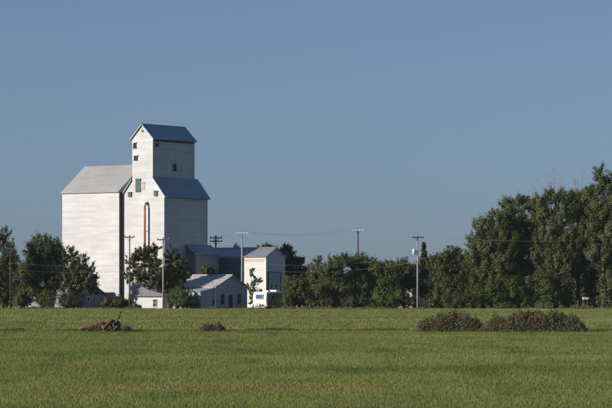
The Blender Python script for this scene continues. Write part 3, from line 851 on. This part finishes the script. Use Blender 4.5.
bush('low bush at the right corner of the blue shed', 108, 405, [(108, 303, 6, 6), (116, 302, 6, 6)], 1700, M['leaf_mid'], 108)
bush('low scrub at the foot of the annex corner', 123, 406, [(122, 303, 5, 6), (128, 304, 4, 5)], 1200, M['leaf_olive'], 109)
# leaning tree in front of the elevator
tree('broadleaf_tree', 'sparse leaning tree in front of the white gable wall', 'tree', 169, 406,
     [(133, 262, 8, 9), (143, 253, 9, 8), (152, 262, 10, 11), (140, 274, 10, 8), (158, 275, 11, 10), (154, 249, 6, 5), (128, 275, 5, 7), (165, 287, 8, 8), (152, 284, 9, 5)], 8600, M['leaf_yellow'], 110, crad=0.72, fill=0.2, trunk_r=0.3, leaf=0.24)
tree('broadleaf_tree', 'dark tree against the shaded elevator wall', 'tree', 174, 408, [(172, 258, 8, 10), (180, 264, 9, 8), (172, 278, 12, 14), (186, 274, 6, 6)], 5200, M['leaf_olive'], 111, crad=0.7, fill=0.15, trunk_r=0.26)
bush('dense rounded green bush between outbuilding and pale house', 183, 403, [(180, 298, 12, 11), (190, 301, 9, 8), (172, 300, 6, 9)], 4200, M['leaf_mid'], 112)
tree('broadleaf_tree', 'sunlit yellow-green treetop showing above the pale house roof', 'tree', 207, 414.5, [(207, 271, 8, 5), (214, 275, 5, 4)], 1600, M['leaf_light'], 113, crad=0.6)
tree('broadleaf_tree', 'young upright tree in front of the sunlit shed wall', 'tree', 253, 408.5, [(252, 272, 4, 6), (256, 282, 6, 6), (250, 288, 6, 6), (258, 291, 7, 4), (254, 299, 7, 8)], 2600, M['leaf_olive'], 114, crad=0.5, fill=0.1, trunk_r=0.1, leaf=0.2)
# behind the shed
for i, (px, Y, lobes, n, lab, mt) in enumerate([
    (236, 470, [(236, 249, 3.5, 5), (236, 262, 6, 12)], 1200, 'small distant treetop peeking over the dark shed roof', 'leaf_dark'),
    (266, 462, [(266, 250, 10, 6), (270, 262, 10, 14)], 2800, 'flat treetop just behind the lit shed ridge', 'leaf_dark'),
    (287, 452, [(286, 254, 9, 10), (293, 262, 8, 9), (286, 276, 12, 16)], 4200, 'dark tree rising behind the shed gable', 'leaf_dark'),
    (302, 455, [(300, 262, 5, 6), (302, 280, 9, 16)], 2200, 'thin dark tree right of the shed gable', 'leaf_dark')]):
    tree('broadleaf_tree', lab, 'tree', px, Y, lobes, n, M[mt], 120 + i, leaf=0.3)
# the row between shed and grove
row = [
    (298, 404, [(297, 284, 10, 9), (292, 296, 8, 11), (305, 298, 8, 10)], 4600, 'bright green bushy tree right of the camper', 'leaf_mid'),
    (318, 412, [(318, 261, 4, 7), (316, 275, 9, 10), (320, 292, 11, 15)], 3800, 'slender pointed tree standing between two bushier trees', 'leaf_olive'),
    (336, 408, [(341, 262, 10, 8), (331, 272, 11, 12), (338, 290, 14, 17)], 5600, 'full green tree left of the pole behind the row', 'leaf_mid'),
    (362, 410, [(358, 261, 12, 8), (368, 268, 10, 10), (360, 287, 15, 18)], 6200, 'rounded tree in front of the pole with pale crossarm', 'leaf_mid'),
    (386, 407, [(382, 268, 11, 8), (392, 278, 9, 10), (386, 294, 13, 13)], 4800, 'lower leafy tree left of the beige house', 'leaf_light'),
    (404, 412, [(399, 268, 11, 8), (410, 274, 9, 10), (402, 284, 13, 9), (394, 298, 8, 9)], 5200, 'small tree in front of the beige house gable', 'leaf_olive'),
    (425, 414, [(424, 267, 8, 7), (428, 292, 9, 8), (416, 273, 7, 7), (412, 284, 8, 6)], 3600, 'thin tree hiding the beige house right of the transformer pole', 'leaf_mid'),
    (437, 409, [(434, 262, 8, 7), (440, 268, 10, 12), (442, 284, 9, 12), (436, 298, 10, 10)], 4600, 'tree just right of the transformer pole', 'leaf_mid'),
    (454, 408, [(452, 254, 9, 9), (446, 266, 10, 11), (460, 268, 10, 14), (452, 288, 14, 17)], 6600, 'dense tree at the left foot of the tall grove', 'leaf_dark'),
]
for i, (px, Y, lobes, n, lab, mt) in enumerate(row):
    lobes = [(cx, cy, rx * 1.15, ry * 1.05) for (cx, cy, rx, ry) in lobes]
    tree('broadleaf_tree', lab, 'tree', px, Y, lobes, n, M[mt], 140 + i, crad=0.85, group='trees in the row behind the field')
bush('rounded bush hiding the foot of the beige house', 408, 403.5, [(405, 299, 8, 8), (412, 303, 6, 5), (399, 296, 6, 7)], 2000, M['leaf_mid'], 159)
bush('low bush beside the camper tail', 288, 402.5, [(288, 301, 6, 7)], 1200, M['leaf_mid'], 160)
bush('dark low bush under the slender pointed tree', 322, 402.5, [(326, 303, 8, 5), (316, 304, 6, 4)], 1500, M['leaf_dark'], 161)
bush('shadowy bush below the rounded tree', 352, 402.5, [(350, 302, 9, 6), (362, 302, 8, 6)], 1900, M['leaf_dark'], 162)
bush('bush at the left corner of the beige house', 388, 402.5, [(382, 301, 9, 7), (392, 302, 6, 6)], 1800, M['leaf_mid'], 163)
bush('bush right of the transformer pole foot', 432, 402.5, [(432, 303, 8, 5), (442, 301, 8, 7)], 1900, M['leaf_olive'], 164)
bush('wide dark bush at the foot of the grove', 462, 402.5, [(458, 301, 9, 7), (470, 301, 10, 8)], 2400, M['leaf_dark'], 165)

def spruce():
    rg = np.random.default_rng(170)
    Y = 436.0; k = Y / F
    b = at(424, 308, Y); b.z = 0
    H = at(424, 243, Y).z
    root = empty('spruce_tree', b, 0, 'dark pointed spruce just right of the transformer pole', 'tree')
    MB().tube([(0, 0, -0.2), (0, 0, H * 0.6), (0, 0, H)], [0.2, 0.1, 0.02], 8).build('trunk', M['bark'], root, True)
    P, Nn = [], []
    for i in range(120):
        f = (i / 120) ** 0.85
        z = 1.0 + f * (H - 1.0)
        L = 1.9 * (1 - f) * rg.uniform(0.7, 1.1) + 0.08
        a = rg.uniform(0, 2 * np.pi)
        m = 34
        t = rg.random(m) ** 0.7
        q = np.stack([np.cos(a) * L * t, np.sin(a) * L * t, z - 0.35 * L * t + 0.1 * t * t], 1) + rg.normal(0, 0.09, (m, 3))
        P.append(q); Nn.append(unit(rg, m) * 0.7 + np.array([0, 0, 0.6]))
    P = np.concatenate(P); Nn = np.concatenate(Nn); Nn /= np.linalg.norm(Nn, axis=1)[:, None]
    fast_mesh('crown', leaf_quads(P, Nn, np.full(len(P), 0.2), rg), 4, M['needle'], root)
spruce()

# tall grove on the right
grove = [
    (490, 407, [(474, 240, 9, 9), (484, 226, 11, 11), (498, 218, 11, 10), (472, 258, 11, 11), (488, 246, 15, 13), (506, 238, 12, 13), (470, 276, 10, 12), (484, 270, 14, 14), (502, 262, 14, 14), (496, 284, 15, 12), (476, 292, 11, 11)], 17000, 'leftmost tall poplar of the grove with low sweeping crown', 'leaf_olive'),
    (520, 410, [(508, 208, 11, 9), (522, 203, 11, 9), (538, 208, 10, 10), (514, 222, 14, 11), (532, 226, 14, 12), (504, 238, 11, 12), (522, 246, 16, 13), (540, 250, 12, 12), (512, 266, 14, 13), (532, 272, 15, 14)], 17000, 'second tall poplar from the left of the grove', 'leaf_mid'),
    (556, 407.5, [(540, 204, 9, 8), (551, 196, 9, 8), (565, 198, 9, 9), (544, 218, 12, 11), (562, 216, 14, 12), (550, 236, 15, 12), (570, 238, 13, 13), (542, 256, 13, 13), (562, 260, 15, 14), (550, 278, 14, 11)], 17000, 'broad poplar standing in front of the dead tree', 'leaf_olive'),
    (578, 413, [(574, 198, 9, 9), (586, 196, 9, 9), (580, 214, 13, 12), (594, 222, 12, 13), (584, 240, 14, 14), (578, 262, 13, 13)], 11000, 'poplar with bare lower trunk standing over the white box', 'leaf_mid'),
    (603, 406, [(600, 174, 7, 9), (594, 192, 9, 9), (609, 184, 10, 10), (600, 208, 13, 12), (616, 206, 11, 14), (592, 230, 12, 13), (610, 234, 14, 14), (600, 254, 14, 13), (614, 264, 11, 14)], 15000, 'highest poplar at the right edge of the photo', 'leaf_olive'),
    (628, 408, [(622, 176, 11, 10), (632, 196, 13, 14), (626, 222, 15, 16), (630, 250, 15, 18)], 7000, 'tall poplar mostly beyond the right edge of the photo', 'leaf_dark'),
]
for i, (px, Y, lobes, n, lab, mt) in enumerate(grove):
    tree('poplar_tree', lab, 'tree', px, Y, lobes, n, M[mt], 200 + i, crad=1.2, up=0.6, trunk_r=0.34, bark='bark', group='tall trees of the grove', fill=0.12, clus=0.8)
und = [
    (492, 404, [(494, 292, 11, 12), (482, 297, 10, 10)], 3600, 'bright green bush under the leftmost poplar', 'leaf_light'),
    (514, 404, [(512, 288, 12, 13), (522, 297, 10, 10)], 3800, 'light green bush under the second poplar', 'leaf_light'),
    (544, 405, [(540, 286, 14, 14), (552, 296, 10, 11)], 4200, 'dark undergrowth bush in the middle of the grove', 'leaf_mid'),
    (566, 407, [(563, 288, 10, 12), (568, 300, 8, 7)], 2800, 'bush left of the bare poplar trunk', 'leaf_olive'),
    (596, 412, [(594, 284, 12, 13), (600, 298, 10, 8)], 3000, 'shadowed bush behind the white box', 'leaf_dark'),
    (612, 403, [(612, 286, 12, 15), (606, 299, 9, 8), (617, 300, 8, 8)], 3600, 'bush at the right edge under the highest poplar', 'leaf_olive'),
]
for i, (px, Y, lobes, n, lab, mt) in enumerate(und):
    bush(lab, px, Y, lobes, n, M[mt], 230 + i, leaf=0.24, group='undergrowth of the grove', trunk_r=0.07)
tree('broadleaf_tree', 'dark tree deep behind the left half of the grove', 'tree', 512, 432, [(505, 262, 22, 26), (500, 288, 22, 20), (530, 276, 20, 30)], 6000, M['leaf_dark'], 241, leaf=0.34, crad=1.3)
tree('broadleaf_tree', 'dark tree deep behind the right half of the grove', 'tree', 580, 434, [(572, 262, 22, 28), (600, 268, 22, 34), (585, 290, 26, 18)], 6000, M['leaf_dark'], 242, leaf=0.34, crad=1.3)
tree('broadleaf_tree', 'dark tree deep behind the row between camper and transformer pole', 'tree', 350, 446, [(335, 282, 22, 20), (365, 282, 22, 20), (395, 288, 18, 16)], 5500, M['leaf_dark'], 243, leaf=0.34, crad=1.2)
tree('broadleaf_tree', 'dark tree behind the dense tree and the beige house', 'tree', 450, 444, [(446, 280, 20, 20), (468, 276, 16, 24)], 4000, M['leaf_dark'], 244, leaf=0.34, crad=1.2)
tree('broadleaf_tree', 'dark tree behind the hidden grey house', 'tree', 30, 452, [(18, 284, 20, 20), (48, 284, 20, 20), (76, 290, 14, 16)], 4500, M['leaf_dark'], 245, leaf=0.34, crad=1.2)

def dead_tree(px, Y, label, seed, tips):
    rg = np.random.default_rng(seed)
    b = at(px, 308, Y); b.z = 0
    root = empty('dead_tree', b, 0, label, 'tree')
    fork = at(px, 205, Y) - b
    MB().tube([(0, 0, -0.2), (0.15, 0, fork.z * 0.5), fork], [0.26, 0.19, 0.12], 7).build('trunk', M['deadwood'], root, True)
    for (tx, ty) in tips:
        e = at(tx, ty, Y) - b; e.y += rg.uniform(-1.5, 1.5)
        q = Vector((fork.x, 0, fork.z * rg.uniform(0.86, 1.0)))
        m_ = q.lerp(e, 0.5) + Vector((rg.normal(0, 0.2), rg.normal(0, 0.2), -0.25))
        mb = MB(); mb.tube([q, m_, e], [0.075, 0.05, 0.018], 5, cap=False)
        for _ in range(5):
            t = rg.uniform(0.45, 0.95); s = m_.lerp(e, (t - 0.45) / 0.5)
            mb.tube([s, s + Vector((rg.normal(0, 0.5), rg.normal(0, 0.4), rg.uniform(0.4, 1.1)))], [0.025, 0.012], 4, cap=False)
        mb.build('branch', M['deadwood'], root)
dead_tree(556, 416, 'bare dead branches sticking out above the middle of the grove', 250, [(536, 178), (546, 174), (553, 169), (556, 172), (562, 178), (547, 184), (533, 184)])
dead_tree(577, 415, 'thin bare dead tree beside the poplar over the white box', 251, [(572, 174), (579, 176), (582, 172), (575, 182)])

def wood_belt():
    """far-off shelter belt seen only through gaps"""
    rg = np.random.default_rng(260)
    n = 26000
    x = rg.uniform(-170, 170, n); y = rg.uniform(900, 925, n)
    top = 5.5 + 3.0 * vnoise(x * 0.12, x * 0, 261) + 1.5 * vnoise(x * 0.4, x * 0, 262)
    z = top * rg.random(n) ** 0.7
    Nn = unit(rg, n) + np.array([-0.2, -0.4, 0.4]); Nn /= np.linalg.norm(Nn, axis=1)[:, None]
    o = fast_mesh('distant_wood', leaf_quads(np.stack([x, y, z], 1), Nn, np.full(n, 1.0), rg), 4, M['leaf_dark'])
    tag(o, 'low far-off wood along the horizon behind the village', 'woodland', kind='stuff')
wood_belt()

# ---------------------------------------------------------------- piles in the field
def brush_pile(label, cx, base, Y, lumps, n_twig, n_leaf, seed):
    rg = np.random.default_rng(seed)
    b = at(cx, base, Y); b.z = 0
    k = Y / F
    root = empty('brush_pile', b, 0, label, 'brush pile', 'dead brush piles in the field')
    V = []; Lp = []
    for (px, hw, h, wt_) in lumps:
        x0 = (px - cx) * k; hw *= k; h = h * k
        m = int(n_twig * wt_)
        for _ in range(m):
            a = rg.uniform(-1, 1); q = Vector((x0 + a * hw, rg.uniform(-1, 1) * 1.1, 0))
            H = h * math.sqrt(max(0.03, 1 - a * a)) * math.sqrt(max(0.05, 1 - (q.y / 1.3) ** 2))
            q.z = rg.uniform(0.05, 1.0) * H
            d = Vector((rg.normal(0, 1), rg.normal(0, 0.7), abs(rg.normal(0, 0.6)) * (0.6 + q.z))).normalized() * rg.uniform(0.3, 1.0)
            e = q + d * 0.6; e.z = min(max(0.03, e.z), H * rg.uniform(1.0, 1.35) + 0.12)
            s = q - d * 0.4; s.z = max(0.02, s.z)
            w = rg.uniform(0.006, 0.016)
            o_ = Vector((w, 0, w * 0.6)) if abs(d.x) < abs(d.z) else Vector((0, w * 0.5, w))
            V += [s - o_, s + o_, e + o_ * 0.3, e - o_ * 0.3]
        m = int(n_leaf * wt_)
        a = rg.uniform(-1, 1, m); yy = rg.uniform(-1, 1, m)
        H = h * np.sqrt(np.maximum(0.02, 1 - a * a)) * np.sqrt(np.maximum(0.02, 1 - (yy * 0.85) ** 2))
        H *= 0.42 + 0.55 * vnoise(a * 4 + px, yy * 2.5 + 7, seed) + 0.5 * vnoise(a * 14 + px, yy * 6 + 3, seed + 1)
        dens = vnoise(a * 9 + px, yy * 5, seed + 2) * 0.6 + vnoise(a * 22, yy * 11 + px, seed + 3) * 0.4
        kp = dens > rg.uniform(0.22, 0.62, m)
        a, yy, H = a[kp], yy[kp], H[kp]; m = len(a)
        Lp.append(np.stack([x0 + a * hw, yy * 1.15, H * rg.random(m) ** 0.45], 1))
    fast_mesh('twigs', np.array([tuple(v) for v in V]), 4, M['twig'], root)
    P = np.concatenate(Lp); Nn = unit(rg, len(P)) + np.array([-0.1, -0.2, 0.3]); Nn /= np.linalg.norm(Nn, axis=1)[:, None]
    fast_mesh('withered_leaves', leaf_quads(P, Nn, 0.03 + 0.075 * rg.random(len(P)) ** 2, rg), 4, M['dead_leaf'], root)
    xs_ = np.concatenate([rg.normal((l[0] - cx) * k, l[1] * k * 0.62, 260) for l in lumps]); m = len(xs_)
    W_v, W_c = leaf_blades(np.stack([xs_, rg.uniform(-1.7, -0.7, m)], 1), rg.uniform(0.25, 0.62, m), rg.uniform(0.02, 0.05, m), np.array([0.12, 0.145, 0.045]) * rg.uniform(0.5, 1.3, m)[:, None], rg, lean=0.6)
    tag(fast_mesh('weeds', W_v, 3, M['blade'], root, colors=W_c), kind='stuff')
    for i in range(26):
        px, hw, h, _ = lumps[i % len(lumps)]
        x0 = (px - cx) * k + rg.uniform(-0.7, 0.7) * hw * k
        d = Vector((rg.uniform(-0.9, 0.9), rg.uniform(-0.5, 0.3), rg.uniform(0.35, 0.95))) * h * k * rg.uniform(0.7, 1.15)
        MB().tube([(x0, -0.4, 0.1), Vector((x0, -0.4, 0.1)) + d * 0.6, Vector((x0, -0.5, 0.16)) + d], [0.03, 0.02, 0.008], 5).build('branch', M['log_grey'] if i % 2 else M['log'], root)
    return root
YP = 188.0
brush_pile('reddish brown brush pile left of the larger one', 449, 330, YP, [(434, 18, 18, 0.28), (454, 25, 23, 0.5), (472, 13, 17, 0.22)], 2600, 52000, 301)
brush_pile('larger dark brush pile at the right, spread over two humps', 538, 331, YP - 1, [(497, 14, 18, 0.14), (527, 27, 24.5, 0.36), (552, 22, 23.5, 0.28), (571, 15, 19, 0.22)], 4000, 86000, 302)

def lumpy(mb, c, r, rg, nu=18, nv=10, amp=0.25):
    vs = []; fs = []
    for j in range(nv + 1):
        ph = math.pi * j / nv
        for i in range(nu):
            t = 2 * math.pi * i / nu
            s = 1 + rg.normal(0, amp) * (0 < j < nv)
            vs.append((c[0] + r[0] * s * math.sin(ph) * math.cos(t), c[1] + r[1] * s * math.sin(ph) * math.sin(t), max(0.0, c[2] + r[2] * s * math.cos(ph))))
    for j in range(nv):
        for i in range(nu):
            fs.append((j * nu + i, j * nu + (i + 1) % nu, (j + 1) * nu + (i + 1) % nu, (j + 1) * nu + i))
    mb.add(vs, fs)

def log(label, p0, p1, r, mat, seed, name='fallen_log'):
    rg = np.random.default_rng(seed)
    a = Vector(p0); b = Vector(p1)
    o = empty(name, (a.x, a.y, 0), 0, label, 'log', 'fallen logs of the stump heap')
    base = Vector((a.x, a.y, 0))
    pts = [(a - base).lerp(b - base, t) + Vector((0, rg.normal(0, 0.05), rg.normal(0, 0.06))) for t in (0, 0.25, 0.5, 0.75, 1)]
    MB().tube(pts, [r * f_ * rg.uniform(0.9, 1.1) for f_ in (1.15, 1.05, 0.95, 0.85, 0.7)], 9).build('bark', mat, o, True)
    d = (pts[-1] - pts[-2]).normalized(); d0 = (pts[0] - pts[1]).normalized()
    MB().tube([pts[-1], pts[-1] + d * 0.02], r * 0.5, 9).build('cut_end', M['log_cut'], o)
    MB().tube([pts[0], pts[0] + d0 * 0.02], r * 0.72, 9).build('cut_end', M['log_cut'], o)
    s = pts[2]
    MB().tube([s, s + Vector((rg.uniform(-0.2, 0.2), -0.1, r + 0.2))], [r * 0.4, r * 0.25], 6).build('branch_stub', mat, o)

def px_at(px, zoff, Y=YP, dy=0.0):
    return Vector(((px - 306) * Y / F, Y + dy, zoff))
log('long reddish log at the left of the stump heap', px_at(79, 0.36), px_at(98, 0.70, dy=0.3), 0.09, M['log'], 311)
log('thick reddish log lying across the stump heap', px_at(88, 0.60, dy=0.5), px_at(106, 0.84, dy=0.5), 0.11, M['log'], 312)
log('split log propped in the middle of the stump heap', px_at(103, 0.40, dy=-0.3), px_at(112, 1.02, dy=0.1), 0.12, M['log'], 313)
log('short grey log lying right of the stump', px_at(117, 0.38), px_at(130, 0.52, dy=0.3), 0.10, M['log_grey'], 314)
log('thin dark log leaning at the back of the stump heap', px_at(92, 0.45, dy=0.7), px_at(110, 0.95, dy=0.7), 0.08, M['log_dark'], 315)
def stump():
    rg = np.random.default_rng(320)
    o = empty('uprooted_stump', px_at(113, 0), 0, 'dark uprooted stump with one crooked branch pointing up', 'stump')
    mb = MB(); lumpy(mb, (0, 0.25, 0.35), (0.52, 0.45, 0.55), rg); mb.build('root_ball', M['log_dark'], o)
    for i in range(9):
        a = rg.uniform(-0.6, math.pi + 0.6); L = rg.uniform(0.4, 0.9)
        e = Vector((math.cos(a) * L, rg.uniform(-0.4, 0.3), 0.4 + max(-0.3, math.sin(a)) * L * 0.55))
        MB().tube([(0, 0.1, 0.4), e * 0.6 + Vector((0, 0, 0.18)), e], [0.12, 0.08, 0.025], 6).build('root', M['log_dark'], o, True)
    t1 = (px_at(116, 0.95) - px_at(113, 0)); t2 = px_at(119.2, 1.25) - px_at(113, 0); t3 = px_at(121.2, 1.62) - px_at(113, 0)
    MB().tube([(0.1, 0.1, 0.6), t1, t2, t3], [0.10, 0.075, 0.055, 0.06], 7).build('branch', M['log_dark'], o, True)
    MB().tube([t2, t2 + Vector((0.22, 0, 0.05))], [0.05, 0.02], 6).build('branch', M['log_dark'], o, True)
stump()
def earth(name, label, px, hw, h, seed, mats=('soil', 'twig'), Y=YP, ntw=420):
    rg = np.random.default_rng(seed)
    k = Y / F
    o = empty(name, px_at(px, 0, Y, 0.2), 0, label, 'debris heap')
    mb = MB()
    for i in range(5):
        fx = (-0.75, -0.4, 0.0, 0.35, 0.72)[i] + rg.uniform(-0.1, 0.1)
        lumpy(mb, (fx * hw * k, rg.uniform(-0.1, 0.3), 0.10), (hw * k * rg.uniform(0.22, 0.34), 0.4, h * k * (1.0 - 0.75 * fx * fx) * rg.uniform(0.6, 0.95)), rg, amp=0.13)
    mb.build('earth', M[mats[0]], o)
    V = []
    for _ in range(ntw):
        q = Vector((rg.uniform(-1, 1) * hw * k, rg.uniform(-0.5, 0.3), rg.uniform(0.1, 1.0) * h * k))
        q.z *= max(0.05, 1 - abs(q.x / (hw * k)) ** 1.6)
        d = Vector((rg.normal(0, 1), rg.normal(0, 0.6), rg.normal(0.3, 0.5))).normalized() * rg.uniform(0.12, 0.4)
        w = rg.uniform(0.008, 0.022); e = q + d; e.z = max(0.03, e.z)
        V += [q - Vector((0, 0, w)), q + Vector((0, 0, w)), e + Vector((0, 0, w * 0.3)), e - Vector((0, 0, w * 0.3))]
    fast_mesh('twigs', np.array([tuple(v) for v in V]), 4, M['twig'], o)
    m = 110
    gx = rg.normal(0, 0.5, m) * hw * k
    W_v, W_c = leaf_blades(np.stack([gx, rg.uniform(-0.5, 0.4, m)], 1), 0.2 + h * k * rg.uniform(0.2, 1.05, m) * np.exp(-(gx / (hw * k)) ** 2), rg.uniform(0.015, 0.05, m), np.array([0.09, 0.115, 0.035]) * rg.uniform(0.6, 1.3, m)[:, None], rg, lean=0.7)
    tag(fast_mesh('weeds', W_v, 3, M['blade'], o, colors=W_c), kind='stuff')
    return o
earth('earth_heap', 'reddish earth and twigs under the fallen logs', 98, 19, 10, 331, ntw=900)
earth('twig_heap', 'low grey twig heap right of the uprooted stump', 125, 9, 9, 332, ntw=700)
earth('earth_heap', 'small clump of dug earth and twigs alone in the field', 207, 10, 11, 333, ntw=600)
earth('twig_heap', 'dark twig clump beside the small dug earth clump', 218, 8, 11, 334, ntw=600, mats=('log_dark', 'twig'))

# ---------------------------------------------------------------- small things by the trees
Y = 403.0
p = at(585.5, 308, Y)
wb = empty('raised_box', (p.x, Y, 0), 0.2, 'small white box raised on brown posts under the grove', 'box')
zt = at(585.5, 297.5, Y).z
for x in (-0.32, 0.32):
    MB().box(x - 0.05, x + 0.05, -0.05, 0.05, 0, zt - 0.28).build('post', M['log'], wb)
bx_ = MB().box(-0.4, 0.4, -0.25, 0.25, zt - 0.277, zt - 0.03).build('box', M['trim_white'], wb)
MB().box(-0.45, 0.45, -0.3, 0.3, zt - 0.027, zt + 0.02).build('lid', M['trim_white'], bx_)
MB().box(-0.36, 0.36, -0.052, -0.02, zt * 0.4, zt * 0.4 + 0.1).build('rail', M['log'], wb)
for i, (px, lab) in enumerate(((297, 'leftmost short pale post in the bushes right of the camper'), (302, 'second short pale post from the camper'), (309.5, 'third short pale post from the camper'), (317.5, 'rightmost short pale post in front of the slender tree'))):
    p = at(px, 308, 401.5)
    o = empty('fence_post', (p.x, 401.5, 0), 0.1 * i, lab, 'post', 'short posts in the bushes')
    MB().tube([(0, 0, -0.1), (0, 0, 0.72), (0.02, 0, 0.77)], [0.07, 0.065, 0.03], 7).build('shaft', M['pole_grey'], o)

# ---------------------------------------------------------------- summer haze
hz = bpy.data.materials.new('thin_haze'); hz.use_nodes = True
ht = hz.node_tree
ht.nodes.remove(ht.nodes['Principled BSDF'])
pv = ht.nodes.new('ShaderNodeVolumePrincipled')
pv.inputs['Color'].default_value = (0.82, 0.90, 1.0, 1)
pv.inputs['Density'].default_value = 0.00005
ht.links.new(pv.outputs[0], ht.nodes['Material Output'].inputs['Volume'])
tag(MB().box(-9100, 9100, -9100, 9100, -1.0, 33.0).build('haze', hz), 'thin pale haze over the field and the village', 'haze', kind='stuff')
